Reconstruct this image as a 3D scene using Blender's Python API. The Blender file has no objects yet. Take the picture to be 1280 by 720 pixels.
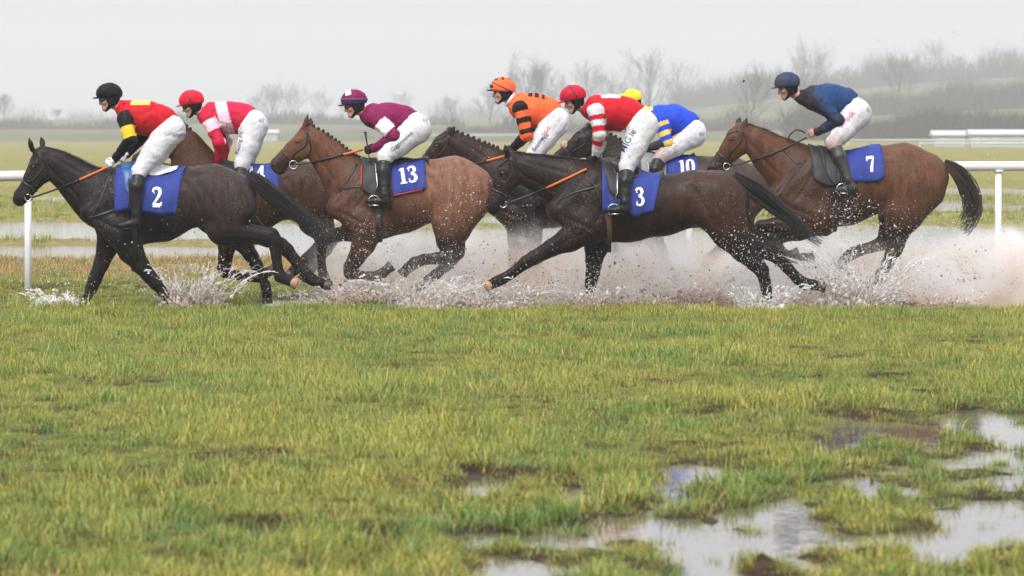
import bpy, math, random
import numpy as np
from mathutils import Vector, Matrix
from mathutils.bvhtree import BVHTree

S = bpy.context.scene
C = S.collection
random.seed(7)
RNG = np.random.default_rng(11)

# ---------------------------------------------------------------- camera
F_PX, CAM_D, CAM_H, HORIZON = 5333.0, 44.44, 1.86, 160.0     # a long lens, 44 m from the nearest horse
cam = bpy.data.objects.new('camera', bpy.data.cameras.new('camera'))
C.objects.link(cam)
cam.location = (0.0, -CAM_D, CAM_H)
cam.rotation_euler = (math.radians(90), 0, 0)
cam.data.sensor_width = 36.0
cam.data.lens = F_PX * 36.0 / 1280.0
cam.data.shift_y = -(360.0 - HORIZON) / 1280.0
cam.data.clip_start = 0.5
cam.data.clip_end = 4000.0
cam.data.dof.use_dof = True
cam.data.dof.focus_distance = CAM_D + 0.4
cam.data.dof.aperture_fstop = 5.6
S.camera = cam

# ---------------------------------------------------------------- sky and light (flat overcast daylight)
SUN_EL, SUN_AZ = math.radians(48), math.radians(200)
W = bpy.data.worlds.new('World'); S.world = W; W.use_nodes = True
nt = W.node_tree; nt.nodes.clear()
sky = nt.nodes.new('ShaderNodeTexSky'); sky.sky_type = 'NISHITA'; sky.sun_disc = False
sky.sun_elevation = SUN_EL; sky.sun_rotation = SUN_AZ
sky.air_density = 1.0; sky.dust_density = 6.0; sky.ozone_density = 1.0
hsv = nt.nodes.new('ShaderNodeHueSaturation'); hsv.inputs['Saturation'].default_value = 0.12
mixs = nt.nodes.new('ShaderNodeMix'); mixs.data_type = 'RGBA'; mixs.inputs[0].default_value = 0.7
mixs.inputs[7].default_value = (10.4, 10.6, 11.5, 1)          # the even grey cloud layer over it
bg = nt.nodes.new('ShaderNodeBackground'); bg.inputs['Strength'].default_value = 0.112
wo = nt.nodes.new('ShaderNodeOutputWorld')
nt.links.new(sky.outputs[0], hsv.inputs['Color'])
nt.links.new(hsv.outputs[0], mixs.inputs[6])
# an overcast dome is about three times as bright overhead as at the horizon, all the way round
tcw = nt.nodes.new('ShaderNodeTexCoord'); sepw = nt.nodes.new('ShaderNodeSeparateXYZ'); nt.links.new(tcw.outputs['Generated'], sepw.inputs[0])
grw = nt.nodes.new('ShaderNodeMapRange'); grw.inputs[1].default_value = 0.0; grw.inputs[2].default_value = 1.0; grw.inputs[3].default_value = 0.48; grw.inputs[4].default_value = 1.15
nt.links.new(sepw.outputs['Z'], grw.inputs[0])
mulw = nt.nodes.new('ShaderNodeMix'); mulw.data_type = 'RGBA'; mulw.blend_type = 'MULTIPLY'; mulw.inputs[0].default_value = 1.0
nt.links.new(mixs.outputs[2], mulw.inputs[6]); nt.links.new(grw.outputs[0], mulw.inputs[7])
nt.links.new(mulw.outputs[2], bg.inputs['Color'])
nt.links.new(bg.outputs[0], wo.inputs['Surface'])

sl = bpy.data.lights.new('sun', 'SUN'); sl.energy = 1.5; sl.angle = math.radians(24); sl.color = (1.0, 0.96, 0.9)
sun = bpy.data.objects.new('sun', sl); C.objects.link(sun)
# comes from behind and above the camera, a little to its left
d_sun = Vector((math.sin(SUN_AZ) * math.cos(SUN_EL), math.cos(SUN_AZ) * math.cos(SUN_EL), math.sin(SUN_EL)))
sun.rotation_euler = d_sun.to_track_quat('Z', 'Y').to_euler()

S.view_settings.view_transform = 'Standard'; S.view_settings.look = 'None'
S.view_settings.exposure = 0.85; S.view_settings.gamma = 1.0
S.cycles.max_bounces = 6; S.cycles.volume_bounces = 2; S.cycles.transparent_max_bounces = 12
S.cycles.volume_step_rate = 2.0; S.cycles.use_denoising = True
S.cycles.caustics_reflective = False; S.cycles.caustics_refractive = False

# ---------------------------------------------------------------- photo pixel -> metres on the upright plane at depth Y
def sc(Y): return F_PX / (CAM_D + Y)
def P(px, py, Y, dy=0.0):
    s = sc(Y)
    return np.array([(px - 640.0) / s, Y + dy, CAM_H - (py - HORIZON) / s])
def gy(py):                                            # depth Y of the ground seen at photo row py
    return F_PX * CAM_H / (py - HORIZON) - CAM_D

# ---------------------------------------------------------------- meshes and objects
def mesh_np(name, V, Fs, smooth=True):
    me = bpy.data.meshes.new(name)
    V = np.asarray(V, np.float32)
    if isinstance(Fs, np.ndarray):
        n, k = Fs.shape
        me.vertices.add(len(V)); me.vertices.foreach_set('co', V.ravel())
        me.loops.add(n * k); me.loops.foreach_set('vertex_index', Fs.astype(np.int32).ravel())
        me.polygons.add(n)
        me.polygons.foreach_set('loop_start', np.arange(0, n * k, k, dtype=np.int32))
        me.update(calc_edges=True)
    else:
        me.from_pydata([tuple(v) for v in V], [], Fs); me.update()
    if smooth:
        me.polygons.foreach_set('use_smooth', np.ones(len(me.polygons), bool))
    return me

ROOT = {}
def empty(name, loc, label=None, cat=None, group=None, kind=None):
    o = bpy.data.objects.new(name, None); C.objects.link(o); o.location = tuple(float(v) for v in loc); o.empty_display_size = 0.2
    ROOT[o.name] = np.array(loc, float); tag(o, label, cat, group, kind); return o
def tag(o, label=None, cat=None, group=None, kind=None):
    if label: o['label'] = label
    if cat: o['category'] = cat
    if group: o['group'] = group
    if kind: o['kind'] = kind
    return o
def obj(name, V, Fs, mat, parent=None, smooth=True, col=None, attr=None):
    """one mesh object; V in world metres; child coordinates are kept relative to the thing's base"""
    base = ROOT[parent.name] if parent is not None else np.zeros(3)
    me = mesh_np(name, np.asarray(V, float) - base, Fs, smooth)
    if col is not None:
        a = me.color_attributes.new('tint', 'FLOAT_COLOR', 'POINT')
        c4 = np.ones((len(V), 4), np.float32); c4[:, :3] = col
        a.data.foreach_set('color', c4.ravel())
    o = bpy.data.objects.new(name, me); C.objects.link(o)
    if mat: me.materials.append(mat)
    if parent is not None: o.parent = parent
    ROOT[o.name] = base
    return o

class MB:
    """collects simple solids into one mesh"""
    def __init__(s): s.v = []; s.f = []
    def add(s, V, Fs):
        n = len(s.v); s.v += [tuple(map(float, p)) for p in V]; s.f += [tuple(i + n for i in f) for f in Fs]
    def box(s, c, h, rot=0.0):
        cx, cy, cz = c; hx, hy, hz = h; ca, sa = math.cos(rot), math.sin(rot); V = []
        for z in (-hz, hz):
            for x, y in ((-hx, -hy), (hx, -hy), (hx, hy), (-hx, hy)):
                V.append((cx + x * ca - y * sa, cy + x * sa + y * ca, cz + z))
        s.add(V, [(3, 2, 1, 0), (4, 5, 6, 7), (0, 1, 5, 4), (1, 2, 6, 5), (2, 3, 7, 6), (3, 0, 4, 7)])
    def tube(s, pts, rad, n=8, cap=True):
        pts = [np.asarray(p, float) for p in pts]; m = len(pts)
        if not hasattr(rad, '__len__'): rad = [rad] * m
        V = []; ref = None
        for i in range(m):
            t = pts[min(i + 1, m - 1)] - pts[max(i - 1, 0)]
            t = t / (np.linalg.norm(t) + 1e-9)
            if ref is None:
                ref = np.array([0, 1, 0.0]) if abs(t[1]) < 0.8 else np.array([1.0, 0, 0])
            u = np.cross(t, ref); u /= np.linalg.norm(u) + 1e-9; w = np.cross(u, t); ref = w
            for k in range(n):
                a = 2 * math.pi * k / n
                V.append(pts[i] + rad[i] * (math.cos(a) * u + math.sin(a) * w))
        Fs = []
        for i in range(m - 1):
            for k in range(n):
                a, b = i * n + k, i * n + (k + 1) % n
                Fs.append((a, b, b + n, a + n))
        if cap: Fs += [tuple(range(n))[::-1], tuple(range((m - 1) * n, m * n))]
        s.add(V, Fs)
    def build(s, name, mat, parent=None, smooth=True):
        return obj(name, np.array(s.v), s.f, mat, parent, smooth)

# ---------------------------------------------------------------- noise
def _hash(ix, iy, seed):
    h = (ix.astype(np.int64) * 374761393 + iy.astype(np.int64) * 668265263 + seed * 1442695041) & 0xffffffff
    h = ((h ^ (h >> 13)) * 1274126177) & 0xffffffff
    return ((h ^ (h >> 16)) & 0xffff) / 65535.0
def vnoise(x, y, seed=0):
    ix, iy = np.floor(x), np.floor(y); fx, fy = x - ix, y - iy
    fx = fx * fx * (3 - 2 * fx); fy = fy * fy * (3 - 2 * fy)
    a = _hash(ix, iy, seed); b = _hash(ix + 1, iy, seed); c = _hash(ix, iy + 1, seed); d = _hash(ix + 1, iy + 1, seed)
    return (a + (b - a) * fx) * (1 - fy) + (c + (d - c) * fx) * fy
def fbm(x, y, seed=0, oct=4):
    t = 0; amp = 0.5; n = 0
    for o in range(oct):
        t = t + amp * vnoise(x * 2 ** o, y * 2 ** o, seed + o); n += amp; amp *= 0.5
    return t / n
def sstep(a, b, x):
    t = np.clip((x - a) / (b - a), 0, 1); return t * t * (3 - 2 * t)

# ---------------------------------------------------------------- materials
def new_mat(name):
    m = bpy.data.materials.new(name); m.use_nodes = True
    n = m.node_tree; return m, n, n.nodes['Principled BSDF']
def lin(r, g, b):
    f = lambda c: ((c / 255 + 0.055) / 1.055) ** 2.4 if c > 10 else c / 255 / 12.92
    return (f(r), f(g), f(b))
def plain(name, col, rough=0.6, spec=0.5, bump=0.0, scale=60.0, metal=0.0, var=0.15, stretch=None):
    """a colour with fine grain, slight unevenness and relief"""
    m, n, b = new_mat(name); L = n.links
    tc = n.nodes.new('ShaderNodeTexCoord'); nz = n.nodes.new('ShaderNodeTexNoise')
    nz.inputs['Scale'].default_value = scale; nz.inputs['Detail'].default_value = 5
    src = tc.outputs['Object']
    if stretch:
        mp = n.nodes.new('ShaderNodeMapping'); mp.inputs['Scale'].default_value = stretch
        L.new(src, mp.inputs['Vector']); src = mp.outputs[0]
    L.new(src, nz.inputs['Vector'])
    mx = n.nodes.new('ShaderNodeMix'); mx.data_type = 'RGBA'; mx.blend_type = 'MULTIPLY'; mx.inputs[0].default_value = 1
    rp = n.nodes.new('ShaderNodeValToRGB'); rp.color_ramp.elements[0].color = (1 - var * 2,) * 3 + (1,); rp.color_ramp.elements[1].color = (1 + var,) * 3 + (1,)
    rp.color_ramp.elements[0].position = 0.25; rp.color_ramp.elements[1].position = 0.75
    L.new(nz.outputs['Fac'], rp.inputs[0]); mx.inputs[6].default_value = (*col, 1); L.new(rp.outputs[0], mx.inputs[7])
    L.new(mx.outputs[2], b.inputs['Base Color'])
    b.inputs['Roughness'].default_value = rough; b.inputs['Specular IOR Level'].default_value = spec; b.inputs['Metallic'].default_value = metal
    if bump:
        bp = n.nodes.new('ShaderNodeBump'); bp.inputs['Strength'].default_value = bump; bp.inputs['Distance'].default_value = 0.01
        L.new(nz.outputs['Fac'], bp.inputs['Height']); L.new(bp.outputs[0], b.inputs['Normal'])
    return m
def tinted(name, rough=0.5, spec=0.5, bump=0.25, scale=40.0, var=0.12, mud=0.0, stretch=None, mid=None, rvar=0.0, coat=0.0, sheen=0.0, mudcol=(0.11, 0.085, 0.062)):
    """colour from the mesh's own 'tint' (dye or coat pattern), with grain, relief and dried mud flecks"""
    m, n, b = new_mat(name); L = n.links
    at = n.nodes.new('ShaderNodeVertexColor'); at.layer_name = 'tint'
    tc = n.nodes.new('ShaderNodeTexCoord'); src = tc.outputs['Object']
    if stretch:
        mp = n.nodes.new('ShaderNodeMapping'); mp.inputs['Scale'].default_value = stretch
        L.new(src, mp.inputs['Vector']); src = mp.outputs[0]
    nz = n.nodes.new('ShaderNodeTexNoise'); nz.inputs['Scale'].default_value = scale; nz.inputs['Detail'].default_value = 6
    L.new(src, nz.inputs['Vector'])
    n2 = n.nodes.new('ShaderNodeTexNoise'); n2.inputs['Scale'].default_value = scale * 0.12; n2.inputs['Detail'].default_value = 3
    if mid:
        mp2 = n.nodes.new('ShaderNodeMapping'); mp2.inputs['Scale'].default_value = mid
        L.new(tc.outputs['Object'], mp2.inputs['Vector']); L.new(mp2.outputs[0], n2.inputs['Vector']); n2.inputs['Detail'].default_value = 5
    else: L.new(tc.outputs['Object'], n2.inputs['Vector'])
    if rvar:
        rr_ = n.nodes.new('ShaderNodeMapRange'); rr_.inputs[1].default_value = 0.35; rr_.inputs[2].default_value = 0.65; rr_.inputs[3].default_value = rough - rvar; rr_.inputs[4].default_value = rough + rvar
        L.new(n2.outputs['Fac'], rr_.inputs[0]); L.new(rr_.outputs[0], b.inputs['Roughness'])
    ad = n.nodes.new('ShaderNodeMath'); ad.operation = 'ADD'; L.new(nz.outputs['Fac'], ad.inputs[0]); L.new(n2.outputs['Fac'], ad.inputs[1])
    mr = n.nodes.new('ShaderNodeMapRange'); mr.inputs[1].default_value = 0.6; mr.inputs[2].default_value = 1.4
    mr.inputs[3].default_value = 1 - 1.6 * var; mr.inputs[4].default_value = 1 + 1.6 * var
    L.new(ad.outputs[0], mr.inputs[0])
    mx = n.nodes.new('ShaderNodeMix'); mx.data_type = 'RGBA'; mx.blend_type = 'MULTIPLY'; mx.inputs[0].default_value = 1
    L.new(at.outputs['Color'], mx.inputs[6]); L.new(mr.outputs[0], mx.inputs[7])
    out = mx.outputs[2]
    if mud:
        sp = n.nodes.new('ShaderNodeTexNoise'); sp.inputs['Scale'].default_value = 55; sp.inputs['Detail'].default_value = 2
        L.new(tc.outputs['Object'], sp.inputs['Vector'])
        big = n.nodes.new('ShaderNodeTexNoise'); big.inputs['Scale'].default_value = 3.2; L.new(tc.outputs['Object'], big.inputs['Vector'])
        su = n.nodes.new('ShaderNodeMath'); su.operation = 'MULTIPLY_ADD'; su.inputs[1].default_value = 0.5
        L.new(big.outputs['Fac'], su.inputs[0]); L.new(sp.outputs['Fac'], su.inputs[2])
        mm = n.nodes.new('ShaderNodeMapRange'); mm.inputs[1].default_value = 0.93 - 0.1 * mud; mm.inputs[2].default_value = 1.0 - 0.08 * mud
        mm.inputs[3].default_value = 0; mm.inputs[4].default_value = min(1, mud * 1.2)
        L.new(su.outputs[0], mm.inputs[0])
        m3 = n.nodes.new('ShaderNodeMix'); m3.data_type = 'RGBA'; m3.inputs[7].default_value = (*mudcol, 1)
        L.new(mm.outputs[0], m3.inputs[0]); L.new(out, m3.inputs[6]); out = m3.outputs[2]
    L.new(out, b.inputs['Base Color'])
    b.inputs['Roughness'].default_value = rough; b.inputs['Specular IOR Level'].default_value = spec
    if coat: b.inputs['Coat Weight'].default_value = coat; b.inputs['Coat Roughness'].default_value = 0.35
    if sheen: b.inputs['Sheen Weight'].default_value = sheen; b.inputs['Sheen Roughness'].default_value = 0.4
    if bump:
        bp = n.nodes.new('ShaderNodeBump'); bp.inputs['Strength'].default_value = bump; bp.inputs['Distance'].default_value = 0.012
        L.new(ad.outputs[0], bp.inputs['Height']); L.new(bp.outputs[0], b.inputs['Normal'])
    return m
# ================================================================ the ground, the floods, the far fields
def X_of(px, Y): return (px - 640.0) / sc(Y)
PUD = []     # standing water seen in the photo: (photo x, photo y, half width px, half height px, depth)
for q in [(1255,528,60,26,.9),(1180,560,45,8,.5),(1130,585,85,17,.95),(1235,575,75,20,1.0),(1265,600,40,20,1.0),(1215,628,90,22,1.0),(1120,650,60,16,.8),(1200,668,50,12,.8),(1262,655,30,14,.8),
          (1060,520,60,9,.55),(1010,515,55,6,.45),(1070,545,40,9,.6),(900,522,70,5,.42),(760,527,60,5,.42),(860,510,60,4,.35),
          (885,580,30,10,.75),(950,580,26,6,.5),(1015,605,40,9,.5),(600,592,30,9,.85),(585,612,24,5,.5),(545,632,12,7,.8),(640,664,58,22,1.0),(690,668,40,16,.7),(625,700,60,12,.85),
          (815,654,60,20,1.0),(860,672,50,18,.9),(930,650,36,14,.8),(970,672,46,14,.9),(960,640,60,9,.6),(880,706,60,10,.8),(760,690,30,8,.5),(1010,700,40,10,.6),(1090,690,30,8,.5),
          (315,656,44,8,.75),(470,660,22,10,.7),(192,586,24,5,.55),(425,582,34,5,.55),(150,590,18,4,.4),(410,710,40,8,.6),(230,690,60,6,.35),(140,684,50,5,.3),(300,430,20,3,.2)]:
    PUD.append(q)
FAR = [(100,284,290,9.5),(-60,283,200,9),(330,287,160,8),(60,311,300,8.5),(-100,310,220,8.5),(330,312,170,8),(560,294,260,11),(860,300,240,13),(1150,255,120,6),(1250,238,90,4),(1190,300,200,13),(780,318,300,13),
       (160,297,60,2),(1140,285,130,8),(90,245,60,2.5),(660,272,80,5),(470,268,110,7)]
WATER = -.065       # the level all the standing water has found
def ground_h(x, y):
    """height of the soil; water stands where it dips below WATER"""
    d = CAM_D + y; px = 640 + x * F_PX / d; py = HORIZON + F_PX * CAM_H / d
    n = fbm(x * 1.3, y * 0.8, 3, 4); n2 = fbm(x * 5.5, y * 4.0, 9, 3)
    h = WATER + 0.048 + (n - .5) * 0.06 + (n2 - .5) * 0.035
    w = np.zeros_like(h); jx = (fbm(x * 2.2, y * 1.2, 21, 3) - .5); jy = (fbm(x * 2.0, y * 1.0, 22, 3) - .5)
    for (a, b, ra, rb, s_) in PUD:                        # places fixed once, in metres, from the photo
        Yc = gy(b); Y0 = gy(b + rb); Y1 = gy(b - rb); xc = X_of(a, Yc); rx = 1.25 * ra / sc(Yc); ry = 1.3 * max((Y1 - Y0) / 2, .15)
        e = np.sqrt(((x - xc) / rx + jx * 1.5) ** 2 + ((y - (Y0 + Y1) / 2) / ry + jy * 1.5) ** 2) + (fbm(x * 3.6, y * 2.0, 33, 3) - .5) * 1.6
        w = np.maximum(w, s_ * sstep(1.35, .45, e))
    zone = .9 * np.maximum(sstep(520, 720, px) * sstep(535, 610, py), sstep(960, 1130, px) * sstep(488, 540, py)) * (y < -2)     # the soaked corner: turf level with the water
    h = h * (1 - zone) + zone * (WATER + .003 + (fbm(x * 3.6, y * 1.5, 71, 4) - .5) * .27)
    h = h - w * (0.13 - .085 * zone)
    h = np.where(w > .02, np.minimum(h, WATER + .05 - .035 * np.minimum(w * 2, 1)), h)
    # the flooded running track under the horses
    t = sstep(-.25, .05, y + 1.5 * (fbm(x * .9, x * 0 + 2.0, 15, 3) - .5) - .12) * sstep(4.6, 3.4, y + 1.2 * (n2 - .5)) * sstep(-3.6, -1.9, x + .8 * (n - .5))
    h = np.where(t > 0, h * (1 - t) + t * (WATER - .045 + (n2 - .5) * .03), h)
    # floods on the far side of the rail
    w = np.zeros_like(h); j2 = (fbm(x * .35, y * .06, 41, 4) - .5) * .7
    for (a, b, ra, rb) in FAR:
        Yc = gy(b); Y0 = gy(b + rb); Y1 = gy(b - rb); xc = X_of(a, Yc); rx = ra / sc(Yc); ry = (Y1 - Y0) / 2
        e = np.sqrt(((x - xc) / rx) ** 4 + ((y - (Y0 + Y1) / 2) / ry + j2) ** 2)
        w = np.maximum(w, sstep(1.25, .75, e))
    h = h - w * .14 * (y > 9)
    # beyond: a long meadow, then a low hill on the right
    far = sstep(560, 1300, y)
    h = h + far * (4 + 14 * sstep(0, 170, x) + 2.0 * (fbm(x * .012, y * .01, 61, 3) - .5)) * (y > 400)
    return h
def axis_pts(lo, hi, fine_lo, fine_hi, step, grow=1.14):
    a = list(np.arange(fine_lo, fine_hi + 1e-6, step)); s_ = step
    while a[-1] < hi: s_ *= grow; a.append(a[-1] + s_)
    s_ = step
    while a[0] > lo: s_ *= grow; a.insert(0, a[0] - s_)
    a[0], a[-1] = lo, hi; return np.array(a)
gx = axis_pts(-940, 940, -7, 7, .105); gyv = axis_pts(-60, 2460, -28.5, 5.5, .105, 1.04)
GX, GY = np.meshgrid(gx, gyv, indexing='ij')
GZ = ground_h(GX, GY)
nx_, ny_ = GX.shape
idx = np.arange(nx_ * ny_).reshape(nx_, ny_)
Fg = np.stack([idx[:-1, :-1], idx[1:, :-1], idx[1:, 1:], idx[:-1, 1:]], -1).reshape(-1, 4)

def ground_mat():
    m, n, b = new_mat('meadow_soil_and_turf'); L = n.links
    geo = n.nodes.new('ShaderNodeNewGeometry'); sep = n.nodes.new('ShaderNodeSeparateXYZ'); L.new(geo.outputs['Position'], sep.inputs[0])
    def noise(scale, det=5, st=None, rough=.55):
        z = n.nodes.new('ShaderNodeTexNoise'); z.inputs['Scale'].default_value = scale; z.inputs['Detail'].default_value = det; z.inputs['Roughness'].default_value = rough
        if st:
            mp = n.nodes.new('ShaderNodeMapping'); mp.inputs['Scale'].default_value = st; L.new(geo.outputs['Position'], mp.inputs['Vector']); L.new(mp.outputs[0], z.inputs['Vector'])
        else: L.new(geo.outputs['Position'], z.inputs['Vector'])
        return z.outputs['Fac']
    def ramp(f, stops):
        r = n.nodes.new('ShaderNodeValToRGB'); e = r.color_ramp.elements
        e[0].position, e[0].color = stops[0][0], (*stops[0][1], 1); e[1].position, e[1].color = stops[-1][0], (*stops[-1][1], 1)
        for p, c in stops[1:-1]: k = e.new(p); k.color = (*c, 1)
        L.new(f, r.inputs[0]); return r.outputs[0]
    def mixc(f, a, c):
        x = n.nodes.new('ShaderNodeMix'); x.data_type = 'RGBA'; L.new(f, x.inputs[0]); L.new(a, x.inputs[6]); L.new(c, x.inputs[7]); return x.outputs[2]
    def rng(v, a, c, lo=0.0, hi=1.0):
        x = n.nodes.new('ShaderNodeMapRange'); x.inputs[1].default_value = a; x.inputs[2].default_value = c; x.inputs[3].default_value = lo; x.inputs[4].default_value = hi
        x.interpolation_type = 'SMOOTHSTEP'; L.new(v, x.inputs[0]); return x.outputs[0]
    soil = ramp(noise(9, 6), [(.25, (.018, .011, .006)), (.55, (.036, .022, .012)), (.8, (.065, .042, .022))])
    turf = ramp(noise(5, 6, (1, .5, 1)), [(.25, (.07, .08, .018)), (.5, (.12, .125, .028)), (.75, (.19, .17, .045))])
    hay = ramp(noise(3.2, 6, (1, .35, 1)), [(.25, (.13, .09, .04)), (.5, (.24, .17, .075)), (.62, (.17, .14, .05)), (.8, (.30, .23, .11))])
    mead = ramp(noise(.5, 7, (1, .12, 1), .65), [(.3, (.13, .13, .035)), (.5, (.205, .185, .055)), (.72, (.29, .25, .085))])
    mead = mixc(rng(noise(1.5, 7, (1, .16, 1), .7), .40, .60), mead, ramp(noise(8, 4, (1, .3, 1)), [(.34, (.055, .075, .016)), (.66, (.29, .25, .085))]))
    hillc = ramp(noise(.02, 4, (1, .5, 1)), [(.35, (.05, .06, .03)), (.5, (.10, .11, .05)), (.65, (.06, .065, .035))])
    y = sep.outputs['Y']; z = sep.outputs['Z']
    near = mixc(rng(noise(1.6, 5), .42, .62), soil, turf)
    near = mixc(rng(z, -.065, -.03), soil, near)
    jy = n.nodes.new('ShaderNodeMath'); jy.operation = 'MULTIPLY_ADD'; jy.inputs[1].default_value = 6.0; L.new(noise(.22, 4), jy.inputs[0]); L.new(y, jy.inputs[2])
    c = mixc(rng(jy.outputs[0], 9.5, 11.5), near, hay)
    c = mixc(rng(jy.outputs[0], 24, 34), c, mead)
    c = mixc(rng(y, 480, 620), c, hillc)
    wet = mixc(rng(z, -.09, -.05), soil, c); L.new(wet, b.inputs['Base Color'])
    L.new(rng(z, -.08, -.02, .55, .9), b.inputs['Roughness']); b.inputs['Specular IOR Level'].default_value = .06
    bp = n.nodes.new('ShaderNodeBump'); bp.inputs['Strength'].default_value = .9; bp.inputs['Distance'].default_value = .05
    L.new(noise(14, 6), bp.inputs['Height']); L.new(bp.outputs[0], b.inputs['Normal'])
    return m
obj('ground', np.stack([GX, GY, GZ], -1).reshape(-1, 3), Fg, ground_mat())['kind'] = 'structure'

def water_mat(name, ripple_):
    m, n, b = new_mat(name); L = n.links
    geo = n.nodes.new('ShaderNodeNewGeometry'); mp = n.nodes.new('ShaderNodeMapping'); mp.inputs['Scale'].default_value = (1, .45, 1); L.new(geo.outputs['Position'], mp.inputs['Vector'])
    z = n.nodes.new('ShaderNodeTexNoise'); z.inputs['Scale'].default_value = 7; z.inputs['Detail'].default_value = 4; L.new(mp.outputs[0], z.inputs['Vector'])
    bp = n.nodes.new('ShaderNodeBump'); bp.inputs['Strength'].default_value = ripple_; bp.inputs['Distance'].default_value = .02
    L.new(z.outputs['Fac'], bp.inputs['Height']); L.new(bp.outputs[0], b.inputs['Normal'])
    b.inputs['Base Color'].default_value = (.10, .085, .068, 1); b.inputs['Roughness'].default_value = .05; b.inputs['IOR'].default_value = 1.45; b.inputs['Specular IOR Level'].default_value = .6
    return m
for nm, ya, yb, mt in (('puddle_water', -40, 9.2, water_mat('still_muddy_water', .10)), ('flood_water', 9.2, 95, water_mat('wind_rippled_water', .55))):
    A, B_ = np.meshgrid(np.linspace(-60, 60, 41), np.linspace(ya, yb, 25), indexing='ij'); i2 = np.arange(A.size).reshape(A.shape)
    obj(nm, np.stack([A, B_, np.full_like(A, WATER)], -1).reshape(-1, 3), np.stack([i2[:-1, :-1], i2[1:, :-1], i2[1:, 1:], i2[:-1, 1:]], -1).reshape(-1, 4), mt)['kind'] = 'structure'

# ---------------------------------------------------------------- running rail beyond the horses
M_PVC = plain('white_plastic_rail', (.66, .66, .66), rough=.38, spec=.45, bump=.05, scale=20, var=.05)
def rail_at(px):                                       # the rail drifts away from us towards the right
    t = (px - 35) / (1248 - 35); Y = 4.9 + t * 3.3
    return X_of(px, Y), Y
rail = empty('running_rail', (0, 6.5, 0), 'long white plastic running rail on posts behind the galloping horses', 'rail')
mb = MB(); pts = []
for px in range(-700, 2000, 90):
    x, y = rail_at(px); t = (px - 35) / 1213; pts.append(np.array([x, y, 1.305 + .085 * np.clip(t, -.3, 1.4) + .006 * math.sin(px * .013)]))
mb.tube(pts, .060, 14); mb.build('top_rail', M_PVC, rail)
for px in (-760 + 0, -370, 35, 439, 862, 1248, 1660):
    x, y = rail_at(px); t = (px - 35) / 1213; zt = 1.305 + .085 * np.clip(t, -.3, 1.4)
    mb = MB(); mb.tube([np.array([x, y, -.3]), np.array([x, y, .5]), np.array([x, y, zt - .05])], [.042, .041, .040], 12); mb.build('post', M_PVC, rail)
    mb = MB(); mb.tube([np.array([x, y, zt - .085]), np.array([x, y, zt - .05])], [.05, .066], 12); mb.build('bracket', M_PVC, rail)

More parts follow.
